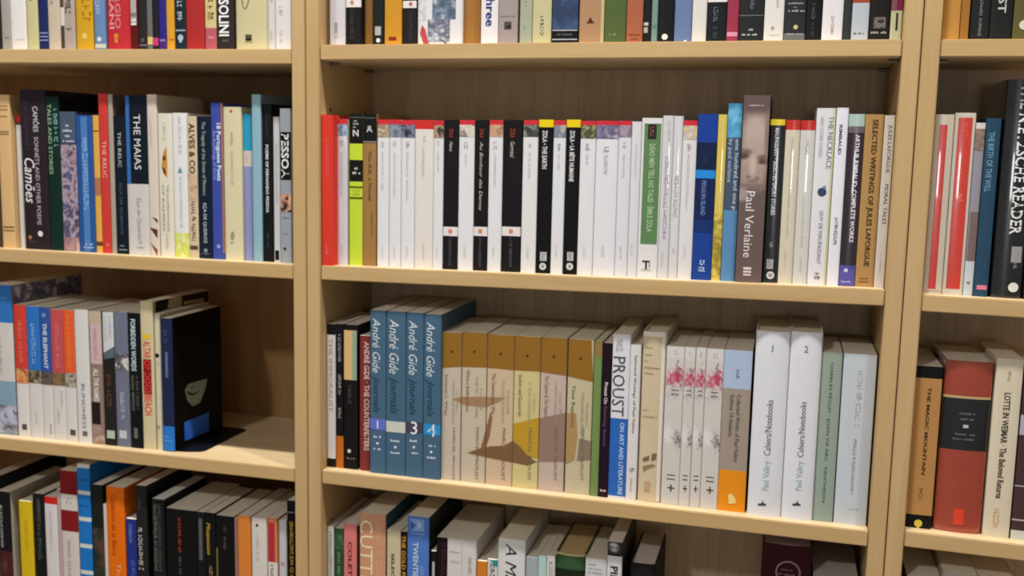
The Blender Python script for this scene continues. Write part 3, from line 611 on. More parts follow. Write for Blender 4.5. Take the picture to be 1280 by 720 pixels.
(-429.4,-613.4,25.0,213.9,135.0,18.0,'#d0cdc9','all white spine with small vertical letters, third left shelf',[('T','BLINDNESS',95.3,22.8,12.5,6.5,'#6e6a68',''),('R',8.7,17.5,11.0,18.9,'#6a6864')],{'side': '#c8c2b4'}),
(-403.1,-613.4,21.8,212.9,135.0,18.0,'#8a7468','brown spine with a pale pink upper panel',[('R',0.0,21.8,192.7,212.9,'#b8a68e'),('R',2.2,21.8,129.2,192.7,'#c5a8a8'),('P',186.4,131.8,10.9,5.2,'#97787a'),('T','ALL THE NAMES',121.6,69.0,10.9,9.2,'#e0d8d0','b'),('R',0.0,16.4,32.8,67.7,'#2c2420'),('N',0.0,21.8,0.0,31.5,['#a48a80','#8a6a5c','#bca69c'],60)],{'side': '#c8c2b4'}),
(-380.1,-613.3,21.7,213.6,135.0,18.0,'#2c2926','black spine with a slanting white top panel',[('G',[(3.0,212.5),(21.5,213.4),(21.5,159.0),(2.7,148.1)],'#c6c8c8'),('P',207.6,162.6,6.5,3.5,'#8e9696'),('P',206.7,168.9,15.2,3.5,'#8e9696'),('G',[(2.7,148.1),(21.5,159.0),(21.5,141.7),(3.1,137.9)],'#5a6a6e'),('P',114.3,63.1,9.8,8.7,'#6a4a38'),('R',4.3,18.4,11.5,24.4,'#a8b8a8')],{'side': '#c8c2b4'}),
(-358.0,-613.3,24.0,214.3,135.0,18.0,'#6a6e80','slate blue grey spine with a small white figure photo',[('N',1.2,24.0,122.4,149.0,['#a8a49e','#d4d0ca','#4a4644','#6a6e80'],60),('P',90.6,40.7,12.0,6.2,'#c0c6cc'),('R',4.8,18.0,13.6,26.5,'#b8bfc2'),('P',208.0,170.4,7.2,3.4,'#8e92a4')],{'side': '#c8c2b4'}),
(-333.3,-613.2,22.1,214.4,135.0,18.0,'#15171b','black spine with pale blue white capitals, third left shelf',[('T','FORBIDDEN WORDS',204.5,122.9,9.9,8.4,'#bcd0d4','b'),('P',115.3,58.1,6.6,4.4,'#7c7a76'),('P',115.3,58.1,14.3,4.4,'#6c6a66'),('R',6.6,13.2,15.8,32.5,'#6a6a6a')],{'side': '#c8c2b4'}),
(-310.5,-613.2,21.9,233.1,160.0,18.0,'#c8bc96','tall cream spine with red capitals on a red and black strip',[('R',3.3,17.5,174.7,182.2,'#d8b82c'),('T','ALTAR',172.2,144.7,10.9,13.1,'#d04a40','b'),('R',3.3,17.5,87.9,143.4,'#7a1a1c'),('T','OF DOGS',142.2,89.2,10.9,10.9,'#d43a38','b'),('T','BEACH',86.7,54.9,10.9,13.1,'#d8564a','b'),('S',[(8.3,232.8),(44.1,232.8),(39.1,217.0),(7.4,214.1)],'#1c1814'),('S',[(79.3,232.0),(158.0,230.7),(158.0,211.8),(78.6,215.2)],'#35201a'),('S',[(83.4,222.4),(141.8,220.4),(141.7,215.8),(85.5,217.5)],'#b89878')],{'side': '#a89a78'}),
(-288.3,-613.1,10.0,215.0,134.4,21.0,'#c8c2a8','slim cream spine with a single black hole-like dot',[('O',4.0,149.6,3.5,'#1e1a16'),('P',140.2,132.7,5.0,4.0,'#a8a28c'),('O',3.0,36.5,2.8,'#9a947e')],{}),
(-275.2,-611.5,19.5,208.1,140.0,18.0,'#23294a','navy spine with bright blue foot, black cover against the bookend',[('D',0.0,38.5,'#2a72c4'),('R',6.8,11.7,115.5,155.4,'#5a648e'),('P',190.2,167.9,7.8,5.9,'#4a5480'),('L',22.0,3.9,11.7,'#80b0e0',1.9),('L',15.6,2.0,15.6,'#80b0e0',1.9),('S',[(31.4,90.4),(40.5,97.4),(95.8,94.7),(88.1,76.5),(73.4,60.1),(52.6,58.4),(37.3,71.1)],'#8a968e'),('S',[(37.9,86.4),(53.4,79.1),(71.8,80.2),(69.4,78.1),(53.3,75.8),(37.8,82.6)],'#151816'),('S',[(42.7,94.4),(51.5,88.6),(58.5,93.5),(51.4,86.7)],'#1a1e1c'),('S',[(27.2,38.8),(98.7,38.0),(97.6,6.1),(28.3,8.8)],'#3068cc')],{'side': '#0a0b0d'}),
]),
('books on the bottom visible shelf of the left bookcase', [
(-614.7,-917.9,24.0,229.1,170.0,18.0,'#2c2622','dark picture-covered spine at the bottom left corner',[('N',0.0,24.0,58.2,229.1,['#2c2622','#4a3a30','#6a5a50'],40)],{'side': '#1d1a18', 'pg': '#8e847a'}),
(-590.0,-917.8,24.8,207.2,140.4,18.0,'#1a1718','black spine with brown foot and a pale grey cover',[('D',5.5,104.4,'#4a231e'),('P',182.7,108.6,6.2,5.0,'#b8b4b0'),('P',89.2,67.0,9.9,7.4,'#7a4a40')],{'side': '#b4ada3'}),
(-548.7,-917.7,25.8,194.8,132.7,18.0,'#cfae1a','yellow spine third from the bottom left corner',[('P',162.9,108.2,12.9,5.2,'#b89a14')],{}),
(-521.3,-917.7,21.0,210.3,124.9,18.0,'#1c1d1b','black spine with dim lettering between yellow and white ones',[('P',203.6,97.5,11.5,5.5,'#6c7068')],{}),
(-498.8,-917.6,23.9,207.5,138.5,18.0,'#cfcac8','white spine with a red top band, bottom left shelf',[('D',195.4,207.5,'#c0241e'),('P',181.9,114.2,10.7,4.8,'#b4b0ae')],{}),
(-474.3,-917.6,6.1,222.5,122.4,18.0,'#b49a98','very thin pinkish spine beside the white one with red band',[],{}),
(-467.6,-917.5,31.7,254.5,126.4,18.0,'#c9c0b8','tall spine with two dark red blocks over cream',[('R',0.0,31.7,215.3,254.5,'#7c1a1c'),('R',0.0,31.7,188.5,215.3,'#c9c2ba'),('R',0.0,31.7,153.6,188.5,'#7c1a1c'),('P',209.9,196.6,15.8,9.5,'#9a948c'),('P',138.8,50.4,12.7,5.1,'#8e867e')],{}),
(-434.6,-917.5,23.4,267.9,160.0,18.0,'#1c6fb8','tall blue spine crossed by white stripes',[('D',262.0,267.9,'#c9ccc4'),('D',217.7,224.3,'#c9ccc4'),('D',173.7,180.4,'#c9ccc4'),('D',128.8,135.5,'#c9ccc4'),('D',84.2,90.9,'#c9ccc4'),('L',242.2,2.3,21.0,'#155a98',2.6),('L',199.7,2.3,21.0,'#155a98',2.7)],{'side': '#1a67ac'}),
(-408.2,-917.4,19.5,236.8,137.9,18.0,'#222620','black green spine between the striped blue and orange ones',[('N',0.0,19.5,57.5,165.2,['#222620','#3a4030','#6a3a34'],40)],{'side': '#171a16'}),
(-388.1,-917.4,6.0,206.5,137.9,18.0,'#c9bfb4','very thin white spine against the orange one, bottom left shelf',[],{}),
(-381.5,-917.3,32.3,236.3,126.1,18.0,'#dd6a0e','bright orange spine with dark red script, bottom left shelf',[('T','Calderón de la Barca',223.2,122.4,12.9,8.4,'#a02a10',''),('T','The P',110.3,68.7,19.4,8.4,'#f0b080','')],{}),
(-347.2,-917.3,18.2,187.3,129.7,18.0,'#23317e','short indigo spine beside the orange one',[('T','Calderón',178.8,148.4,9.1,6.5,'#8494cc',''),('P',119.1,79.0,10.9,5.5,'#6474b4')],{}),
(-327.9,-917.2,19.4,243.9,128.0,18.0,'#2b2b2b','charcoal spine with white scrawled lettering, bottom left shelf',[('P',224.3,203.4,6.8,3.1,'#6a6a6a'),('P',174.5,101.7,6.8,7.4,'#c4c2c0')],{'side': '#1e1e1e'}),
(-299.0,-917.1,21.6,224.9,123.4,18.0,'#232322','black spine with dense grey lettering, bottom left shelf',[('P',217.1,105.5,5.4,5.2,'#76746e'),('P',217.1,105.5,13.0,5.2,'#5e5c58')],{'pg': '#b8b4aa', 'side': '#141413'}),
(-274.5,-917.0,53.4,212.5,139.4,18.0,'#141312','very thick black spine with a thin orange line of lettering',[('P',198.2,140.9,24.0,4.8,'#b0482a'),('P',135.6,104.1,24.0,4.3,'#5a6a70')],{}),
(-220.5,-917.0,14.8,212.5,127.6,18.0,'#1c1c1d','slim black spine with a grey streak, beside the thickest black',[('R',4.4,10.3,134.7,202.2,'#5a5e60')],{}),
(-205.0,-916.9,17.5,213.1,124.0,18.0,'#151413','black spine with gold script, bottom left shelf',[('T','Maupassant',196.4,144.6,6.1,7.0,'#c8a43c','i'),('P',126.4,104.2,8.7,5.2,'#b8a060')],{}),
(-186.8,-916.9,31.2,210.8,132.8,18.0,'#141313','black spine with faint grey lettering beside the gold lettered one',[('P',195.4,181.3,15.6,4.4,'#5a4a48'),('P',177.4,155.5,15.6,4.4,'#6c6c6c'),('R',0.0,3.1,101.0,158.1,'#7a6a30')],{}),
(-154.9,-916.8,5.5,209.1,140.0,18.0,'#8a6a62','very thin mauve brown spine against the small orange one',[],{}),
(-149.0,-916.8,21.9,214.5,136.8,18.0,'#cf7c34','orange spine between black and white ones, bottom left shelf',[],{}),
(-125.4,-916.7,25.8,214.2,128.9,18.0,'#cfc8be','ivory spine with a tiny leaf mark, bottom left shelf',[('O',9.8,202.2,2.3,'#3a3a38'),('P',188.2,167.8,10.3,4.1,'#a8a298'),('P',160.1,144.7,10.3,5.2,'#d0a89c')],{}),
(-98.3,-916.7,16.2,216.1,136.9,18.0,'#c8794c','orange spine with a rose red panel and white foot',[('R',1.6,12.1,147.5,209.2,'#a8303c'),('D',73.0,146.3,'#d2ccc4'),('P',142.4,124.5,6.5,4.9,'#55504c')],{}),
(-81.8,-916.6,13.4,213.3,137.4,22.0,'#c6c4c6','thin pale grey spine next to the gold lettered black one at the upright',[('O',6.7,144.0,3.1,'#a49096')],{}),
(-65.6,-916.6,12.3,247.2,133.4,18.0,'#17130f','black spine with gold letters against the right upright, bottom left shelf',[('R',0.0,12.3,228.4,229.7,'#8a8a86'),('P',214.6,109.3,7.4,5.2,'#c89a2a')],{}),
]),
('books on the second visible shelf of the centre bookcase', [
(1.1,-308.0,17.6,212.4,133.0,3.0,'#d2392c','plain scarlet spine against the left upright, second centre shelf',[('P',183.0,124.9,8.8,4.2,'#e2685a'),('P',31.9,13.6,7.9,4.2,'#e87a68')],{}),
(19.0,-307.9,-4.5,209.2,141.2,22.0,'#5a5450','very thin spine mottled black and cream beside the scarlet one',[('N',-0.0,-4.5,0.0,209.2,['#2a2624','#a89e90','#5a4e44','#c4bcae'],60)],{}),
(17.4,-307.9,16.2,207.4,140.4,18.0,'#d0cfd3','white spine with a red top and blue picture, next to the scarlet',[('D',200.2,207.4,'#c8303a'),('N',0.0,16.2,183.9,200.2,['#7a90b4','#a8bcd8','#3a4252'],70),('P',176.7,167.7,7.3,4.8,'#77777c'),('P',160.9,98.8,7.3,3.6,'#b6a6b4'),('P',29.0,10.5,7.3,3.2,'#b4b4b8')],{}),
(36.5,-307.7,20.3,214.1,124.8,18.0,'#bcd03c','lime green spine with black panels, second centre shelf',[('D',172.9,214.1,'#1c1a1b'),('R',0.0,20.3,208.8,210.2,'#5e5e5e'),('L',204.7,7.1,12.2,'#a8a8a8',2.2),('L',200.8,6.1,14.2,'#a8a8a8',2.8),('L',196.3,6.1,13.2,'#a8a8a8',2.8),('H','N',188.0,10.2,6.1,'#d0d0cc','b'),('D',119.6,150.0,'#1c1a1b'),('L',138.2,8.1,14.2,'#b8b8ac',3.4),('L',132.0,5.1,17.3,'#c4c4b8',3.9),('R',0.0,20.3,111.3,112.8,'#22260e'),('R',0.0,20.3,95.8,97.5,'#22260e'),('L',107.1,4.1,16.3,'#93a52c',1.7),('L',102.6,4.1,16.3,'#93a52c',1.7)],{}),
(57.4,-307.5,19.9,214.7,132.4,18.0,'#997343','light brown spine with a black top, second centre shelf',[('D',174.2,214.7,'#1c1a1b'),('R',0.0,19.9,208.1,209.4,'#5e5e5e'),('L',197.0,6.0,15.0,'#9c9c9c',2.2),('H','A',193.7,10.0,6.0,'#c0c0bc','b'),('R',0.4,19.9,174.8,176.4,'#8a8a86'),('T','The Kill, a Novel',163.6,94.0,11.0,5.2,'#6a4a26',''),('P',77.1,43.0,14.0,2.8,'#7a5a34')],{}),
(79.2,-307.3,17.6,206.5,129.7,18.0,'#d9d8d8','white spine with red top and beige floral picture, after the brown',[('D',199.8,206.5,'#c8303a'),('N',0.0,17.6,182.1,199.8,['#c9b896','#8a7a66','#d8c8a8'],75),('P',176.1,166.1,7.9,3.9,'#8c8a90'),('P',161.6,105.7,7.9,2.8,'#b2aab4'),('P',28.8,11.7,7.9,2.6,'#bcbabe')],{}),
(97.3,-307.1,17.5,206.5,127.3,18.0,'#d8d7da','white spine with red top and blue grey picture, second after the brown',[('D',199.9,206.5,'#c8303a'),('N',0.0,17.5,182.3,199.9,['#5a6478','#8a94a4','#3a4250'],75),('P',176.2,166.2,7.9,3.9,'#8c8a90'),('P',161.8,97.2,7.9,2.8,'#b2aab4'),('P',29.5,12.4,7.9,2.6,'#bcbabe')],{}),
(115.3,-307.0,19.8,206.0,124.8,18.0,'#d9d8da','white spine with red top and dark blue picture, third after the brown',[('D',199.4,206.0,'#c8303a'),('N',0.0,19.8,181.9,199.4,['#4a5066','#7a8294','#2c303e'],75),('P',176.4,166.4,8.9,4.3,'#8c8a90'),('P',162.0,93.1,8.9,3.2,'#b2aab4'),('P',30.1,13.1,8.9,3.0,'#bcbabe')],{}),
(135.6,-306.8,26.9,206.1,138.7,18.0,'#d9d3cb','wide cream spine with a plain red top and no picture',[('D',193.5,206.1,'#c8302c'),('P',184.2,175.5,13.5,3.2,'#8c8680'),('P',170.0,127.0,12.1,3.2,'#a8a29c'),('P',34.3,12.9,13.5,2.7,'#b8b2aa')],{}),
(162.8,-306.6,14.4,205.6,132.4,18.0,'#d8d7da','narrow white spine with red top, just left of the first black',[('D',199.1,205.6,'#c8303a'),('N',0.0,14.4,181.6,199.1,['#6a3a34','#b89a84','#3a2a28'],75),('P',177.8,168.0,6.5,3.2,'#8c8a90'),('P',163.6,135.1,6.5,2.3,'#b2aab4'),('P',31.7,14.8,6.5,2.2,'#bcbabe')],{}),
(177.7,-306.4,21.5,206.2,127.1,18.0,'#201d20','first from left of three black spines with a low white band',[('D',46.8,59.6,'#dcd5d3'),('O',10.8,53.5,3.1,'#d0805c'),('T','ZOLA',194.3,182.3,10.8,5.6,'#b04c2c',''),('T','Nana',176.9,163.8,10.8,5.2,'#c0b8b4','i'),('P',44.6,4.0,10.8,3.0,'#6e6a6c')],{}),
(199.6,-306.2,22.2,206.3,132.6,18.0,'#d9d8d9','white spine with red top and brown bird picture, after the first black',[('D',199.8,206.3,'#c8303a'),('N',0.0,22.2,183.6,199.8,['#b8ae9c','#d4ccc0','#5a4a3c'],75),('P',176.0,166.2,10.0,4.9,'#8c8a90'),('P',161.9,144.4,10.0,3.5,'#b2aab4'),('P',33.1,16.3,10.0,3.3,'#bcbabe')],{}),
(222.1,-306.0,20.0,206.3,125.3,18.0,'#201d20','second of three black spines with a low white band',[('D',48.2,60.9,'#dcd5d3'),('O',10.0,54.9,3.1,'#d0805c'),('T','ZOLA',194.5,182.6,10.0,5.2,'#b04c2c',''),('T','Au Bonheur des Dames',177.2,83.5,10.0,4.8,'#c0b8b4','i'),('P',46.0,4.9,10.0,2.8,'#6e6a6c')],{}),
(242.5,-305.8,19.5,206.4,127.6,18.0,'#d9d8d9','white spine with red top and tan picture, after the second black',[('D',200.0,206.4,'#c8303a'),('N',0.0,19.5,183.9,200.0,['#b08468','#c8a084','#94684e'],75),('P',176.3,166.6,8.8,4.3,'#8c8a90'),('P',162.3,113.5,8.8,3.1,'#b2aab4'),('P',34.5,17.9,8.8,2.9,'#bcbabe')],{}),
(262.4,-305.6,26.7,206.4,125.8,18.0,'#201d20','third and widest black spine with a low white band',[('D',49.6,62.2,'#dcd5d3'),('O',13.4,56.2,3.1,'#d0805c'),('T','ZOLA',194.7,182.9,13.4,6.9,'#b04c2c',''),('T','Germinal',177.6,156.1,13.4,6.4,'#c0b8b4','i'),('P',47.4,6.6,13.4,3.7,'#6e6a6c')],{}),
(290.2,-305.4,21.0,206.5,137.1,18.0,'#d8d7d6','white spine with red top and grey green picture, after the third black',[('D',200.1,206.5,'#c8303a'),('N',0.0,21.0,184.2,200.1,['#5a645a','#3c4440','#8a9084'],75),('P',176.7,167.1,9.4,4.6,'#8c8a90'),('P',162.8,127.4,9.4,3.4,'#b2aab4'),('P',36.2,19.7,9.4,3.1,'#bcbabe')],{}),
(311.5,-305.2,20.4,207.1,136.5,18.0,'#17171a','first black spine with a yellow top among the white ones',[('D',197.1,207.1,'#e2c818'),('T','ZOLA • THE EARTH',192.8,141.7,9.2,6.5,'#d8d8d8','b'),('R',6.1,15.3,17.2,29.3,'#b4b4b4'),('P',28.2,17.2,10.2,4.1,'#5a5a5a'),('O',10.2,9.6,4.8,'#c8c8c8'),('O',10.2,9.6,2.4,'#8a8a8a')],{}),
(332.2,-305.0,16.9,206.1,135.8,18.0,'#d8d7d8','white spine with red top standing between two yellow-topped black ones',[('D',199.8,206.1,'#c8303a'),('N',0.0,16.9,183.4,199.8,['#b8b0a0','#6a7a92','#8a8478'],75),('P',175.0,165.4,7.6,3.7,'#8c8a90'),('P',161.2,136.7,7.6,2.7,'#b2aab4'),('P',37.6,21.2,7.6,2.5,'#bcbabe')],{}),
(349.5,-304.9,19.1,207.2,122.2,18.0,'#17171a','second black spine with a yellow top, longer white title',[('D',197.2,207.2,'#e2c818'),('T','ZOLA • LA BÊTE HUMAINE',193.0,125.3,8.6,6.1,'#d8d8d8','b'),('R',5.7,14.3,18.7,30.6,'#b4b4b4'),('P',29.5,18.7,9.6,3.8,'#5a5a5a'),('O',9.6,11.1,4.8,'#c8c8c8'),('O',9.6,11.1,2.4,'#8a8a8a')],{}),
(368.9,-304.7,20.8,205.7,128.0,18.0,'#d9d8da','white spine with red top and round cream picture, after the yellow-topped black',[('D',199.9,205.7,'#c8303a'),('N',0.0,20.8,182.6,199.9,['#c8c088','#3a3a28','#a8a87a'],75),('P',175.3,165.8,9.4,4.6,'#8c8a90'),('P',161.6,146.8,9.4,3.3,'#b2aab4'),('P',38.9,22.7,9.4,3.1,'#bcbabe')],{}),
(390.2,-304.4,29.6,205.8,122.9,18.0,'#d9d8db','widest white spine with red top and violet picture',[('D',200.0,205.8,'#c8303a'),('N',0.0,29.6,182.3,200.0,['#8a86a4','#5a5674','#b0a8b8'],75),('P',174.5,165.0,13.3,6.5,'#8c8a90'),('P',160.8,135.6,13.3,4.7,'#b2aab4'),('P',39.8,23.7,13.3,4.4,'#bcbabe')],{}),
(420.2,-304.2,16.6,205.8,136.7,18.0,'#d4d3d9','narrower white spine with red top and mauve picture, beside the widest',[('D',200.1,205.8,'#c8303a'),('N',0.0,16.6,184.6,200.1,['#7a6a7c','#a894a0','#4a4454'],75),('P',177.8,168.4,7.5,3.7,'#8c8a90'),('P',164.3,131.8,7.5,2.7,'#b2aab4'),('P',40.6,24.6,7.5,2.5,'#bcbabe')],{}),
(437.2,-304.1,12.7,204.9,130.3,18.0,'#d2d1d4','plain white spine without red top, left of the green label',[('P',175.9,132.0,6.3,2.3,'#bcbac0'),('P',44.3,28.3,5.1,2.5,'#c4bcbc')],{}),
(450.3,-303.9,26.7,209.6,128.6,18.0,'#d8d6d4','white spine with a tall green label, second centre shelf',[('R',3.2,25.1,45.0,202.4,'#5c7f52'),('R',8.0,19.2,182.2,201.3,'#3c3230'),('P',197.7,184.3,13.3,5.3,'#8a5a50'),('T','DEAD MEN TELL NO TALES · ÉMILE ZOLA',176.0,60.9,14.7,6.9,'#a4bc98','b'),('H','T',17.3,12.0,8.0,'#3a3a38','b'),('R',16.0,17.1,14.1,22.7,'#77756f'),('L',10.9,5.3,18.7,'#a8a6a2',1.6)],{}),
(477.3,-303.7,14.1,212.7,128.7,18.0,'#cfcdcf','glossy white spine with grey capitals, right of the green label',[('P',206.7,176.2,8.4,2.8,'#a8a6aa'),('P',160.7,51.0,7.0,4.8,'#98969c'),('P',34.1,13.9,5.6,2.8,'#b4b2b4')],{'gloss': True}),
(491.7,-303.6,11.7,212.2,125.0,18.0,'#d2d0d2','second glossy white spine, slimmer, right of the green label',[('P',135.0,80.9,5.9,4.2,'#8a888e'),('P',40.9,32.4,5.9,2.8,'#a8a6aa')],{'gloss': True}),
(503.8,-303.5,18.1,206.6,124.2,18.0,'#d6d3d3','white spine with red top and yellow picture, beside the dark blue',[('D',200.0,206.6,'#c8303a'),('N',0.0,18.1,182.6,200.0,['#d8c078','#b8a8a4','#e4d8b8'],75),('P',176.5,167.2,8.2,4.0,'#8c8a90'),('P',163.1,91.7,8.2,2.9,'#b2aab4'),('P',43.5,27.7,8.2,2.7,'#bcbabe')],{'gloss': False}),
(522.3,-303.3,24.9,214.8,132.9,18.0,'#1d3f8c','dark blue spine with a bright blue band, second centre shelf',[('R',0.0,24.9,178.7,214.3,'#1c3f92'),('R',0.0,24.9,143.9,178.7,'#1a2848'),('D',132.6,143.9,'#2a86d4'),('R',0.0,24.9,78.8,132.6,'#1b2a58'),('R',0.0,24.9,63.1,78.8,'#1c3672'),('T','PENGUIN ISLAND',129.5,85.0,11.2,6.0,'#7a94c8',''),('P',26.5,9.6,12.5,7.5,'#a8c0e4'),('P',160.3,151.1,11.2,3.5,'#3a4666')],{}),
(547.6,-303.1,11.8,214.3,126.0,18.0,'#d4bc58','yellow spine with darker pears at its foot, second centre shelf',[('P',130.9,92.7,7.1,2.8,'#e8e0b8'),('N',0.0,11.8,5.1,86.5,['#cdb04c','#8a7c2e','#b8a444','#e0cc6a'],45)],{'gloss': True}),
(559.8,-303.0,18.1,228.4,137.8,18.0,'#5886b0','blue spine with black lettering and a turquoise top',[('D',185.1,228.4,'#5ba6cc'),('N',0.0,18.1,185.1,227.4,['#5ba6cc','#4690b8','#72b8d8'],60),('R',0.0,18.1,93.1,185.1,'#4a5a70'),('T','one hundred and one p',183.0,93.1,13.6,5.4,'#c8d0dc',''),('T','by paul verlaine',183.0,128.1,5.4,5.1,'#b0bccc','')],{'side': '#15171b'}),
(578.6,-302.7,33.2,238.0,135.6,13.0,'#6a5552','tallest thick grey brown spine bearing a pale bearded face',[('BL','verl'),('L',225.6,7.3,24.9,'#b8a8a6',2.0),('T','Paul Verlaine',117.5,32.3,14.6,11.3,'#e0d4d2',''),('R',10.0,19.9,16.8,19.9,'#d8ccca'),('R',10.0,19.9,12.7,15.2,'#d8ccca'),('R',10.0,19.9,9.0,11.1,'#d8ccca')],{'side': '#3a2c2a'}),
(612.4,-302.5,18.7,208.4,131.4,18.0,'#18181c','black spine with yellow top right of the pale face',[('D',200.9,208.4,'#dcc81c'),('T','MAUPASSANT • SELECTED SHORT STORIES',197.5,87.3,9.4,4.9,'#c4c4c8','b'),('P',52.5,46.3,9.4,3.7,'#a8a8a8'),('R',4.7,13.1,18.4,30.8,'#a0a0a0'),('P',29.8,19.4,8.4,3.7,'#4a4a4a'),('O',10.3,10.1,5.0,'#c4c4c4'),('O',10.3,10.1,2.5,'#8a8a8a')],{'gloss': True}),
(632.0,-302.3,17.8,207.5,138.4,18.0,'#cfc6b0','first cream spine with red top, right of the yellow-topped one',[('D',195.1,207.5,'#c02818'),('P',185.6,56.2,8.9,2.9,'#a89f8c'),('P',43.9,20.2,8.0,2.5,'#b8af9c')],{'gloss': True}),
(650.2,-302.1,17.9,207.0,141.8,18.0,'#cdcac4','second cream spine with red top, silvery sheen',[('D',194.7,207.0,'#bc2618'),('P',182.7,162.8,8.9,3.6,'#a4a09a'),('P',117.6,46.6,8.9,2.9,'#b0aca4'),('P',36.3,15.8,8.9,2.9,'#b8b4ac')],{'gloss': True}),
(668.6,-302.0,22.9,222.4,126.3,18.0,'#d8d5d8','tall white spine with a small blue pot picture',[('T','THE NECKLACE',212.5,147.1,17.9,6.9,'#77757c',''),('T','AND OTHER STORIES',211.5,161.1,6.9,4.6,'#a8a6ae',''),('O',11.5,118.1,5.4,'#3c4a68'),('O',14.2,124.1,2.0,'#77879c'),('T','GUY DE MAUPASSANT',94.9,26.9,12.6,5.0,'#7e7c84',''),('P',15.6,6.4,11.5,6.9,'#55535a'),('R',20.6,22.9,0.2,221.4,'#c4c48a')],{}),
(692.2,-301.8,14.4,222.8,134.2,18.0,'#dddbe2','tall narrow white spine with spaced letters, beside the blue pot',[('T','RIMBAUD',201.8,165.3,6.1,3.8,'#55545c','b'),('P',86.4,51.0,7.2,3.8,'#4a4952')],{}),
(707.1,-301.6,19.2,215.0,128.7,18.0,'#35242e','dark plum spine with a pale green top and violet foot',[('D',199.9,215.0,'#a4bdb2'),('R',0.0,19.2,192.0,199.9,'#6c5f68'),('T','ARTHUR RIMBAUD: COMPLETE WORKS',190.1,55.7,11.9,5.0,'#dcd4da','b'),('N',0.0,19.2,0.8,26.3,['#4a4484','#5a54a0','#3a2c58'],50),('O',7.7,20.2,2.6,'#c4bce0'),('L',5.9,2.9,14.4,'#b0acd8',2.0)],{'gloss': True}),
(726.7,-301.4,22.1,214.6,133.1,18.0,'#a98350','brown paper spine with long black capitals, near the right upright',[('T','SELECTED WRITINGS OF JULES LAFORGUE',208.6,26.1,12.2,6.2,'#463522','b'),('L',10.9,4.4,15.5,'#7a5a30',2.0),('L',6.9,3.3,16.6,'#7a5a30',2.0)],{}),
(749.2,-301.3,12.2,213.6,135.3,18.0,'#cbc3b8','last pale spine against the right upright, second centre shelf',[('T','JULES LAFORGUE',202.0,143.3,7.3,4.4,'#6c655e',''),('T','MORAL TALES',129.5,79.9,7.3,4.4,'#55504a',''),('P',41.9,14.7,6.1,1.9,'#a8a198')],{}),
]),
('books on the second visible shelf of the right bookcase', [
(807.1,-305.4,22.0,219.4,134.2,18.0,'#cdc2ae','first cream spine with a red stripe, narrower stripe',[('R',5.7,14.5,6.1,206.9,'#c8392e'),('P',198.3,179.0,10.1,4.4,'#d86a58'),('P',122.7,115.9,10.1,6.6,'#e08a7a'),('R',1.8,19.8,3.1,4.1,'#b0a48e')],{'gloss': True}),
(829.7,-305.6,23.5,221.8,125.3,18.0,'#cdc4b4','second cream spine with a red stripe, wider stripe',[('R',3.8,19.7,7.6,216.0,'#c93a2c'),('P',211.3,192.2,11.7,4.7,'#d86a58'),('P',123.7,114.9,11.7,4.7,'#e89a8c'),('P',116.8,105.2,11.7,9.4,'#d8685a')],{'gloss': True}),
(853.7,-305.8,10.7,210.3,139.4,18.0,'#8f8a94','thin grey spine with a white foot, second right shelf',[('R',0.0,10.7,203.1,210.3,'#cdc7c0'),('N',0.0,10.7,177.3,203.1,['#a8866a','#8a7468','#6a5850'],70),('R',1.1,10.7,43.3,103.0,'#75625e'),('D',0.0,43.3,'#bfc4c8'),('L',16.6,3.2,8.6,'#55585c',2.5)],{}),
(865.2,-305.9,16.4,215.8,135.3,18.0,'#2c4c63','blue grey spine with pale capitals and a pink oval',[('T','THE BIRTH OF THE WILL',199.7,127.8,6.6,6.6,'#6a90a6','b'),('R',3.3,14.7,8.6,14.1,'#cf7a92')],{}),
(884.4,-306.2,36.1,262.3,160.0,18.0,'#1a1a1b','thick black spine with large white capitals, second right shelf',[('T','THE NIETZSCHE READER',256.7,77.9,22.4,13.0,'#dcdad8','b'),('R',19.8,31.7,43.8,63.3,'#9a9894'),('P',42.9,34.1,25.2,3.6,'#b8b6b2'),('O',25.2,13.5,5.9,'#dcdad4')],{'gloss': True, 'hard': True}),
(921.3,-306.5,23.4,233.9,134.8,18.0,'#2a2626','dark spine beyond the thick black one, at the right frame edge',[],{}),
]),
('books on the third visible shelf of the centre bookcase', [
(0.6,-610.0,13.8,214.8,123.5,18.0,'#d0ccca','slim white spine with black cap and foot, against the left upright',[('D',198.8,214.8,'#1c1a1b'),('T','THE IMMORALIST',193.5,83.6,6.9,5.5,'#8a8684',''),('D',0.0,13.1,'#2a1c18')],{}),
(15.1,-610.1,11.9,215.7,141.5,18.0,'#1a191b','slim black spine with orange foot, third centre shelf',[('P',200.4,160.1,6.0,4.3,'#aaa6a8'),('P',141.1,108.8,6.0,4.3,'#aaa6a8'),('P',90.8,75.2,6.0,4.3,'#b8b4b4'),('D',0.0,48.6,'#b8641c')],{}),
(27.8,-610.1,21.7,215.7,123.1,18.0,'#1d1819','black spine with a sunset coloured panel on its upper half',[('R',0.4,20.4,134.2,207.5,'#d0ac74'),('R',13.5,20.4,134.2,206.9,'#8aa088'),('P',125.9,98.4,9.8,4.3,'#6a5a56'),('O',8.7,27.3,2.9,'#c8c4c0'),('L',16.4,3.3,17.4,'#8a8684',1.8)],{}),
(52.8,-610.2,15.8,201.4,129.0,18.0,'#7c302c','brick red spine with white capitals beside the blue set',[('T','ANDRÉ GIDE · THE COUNTERFEITERS',192.6,30.7,11.4,7.9,'#cfb4b0','b')],{}),
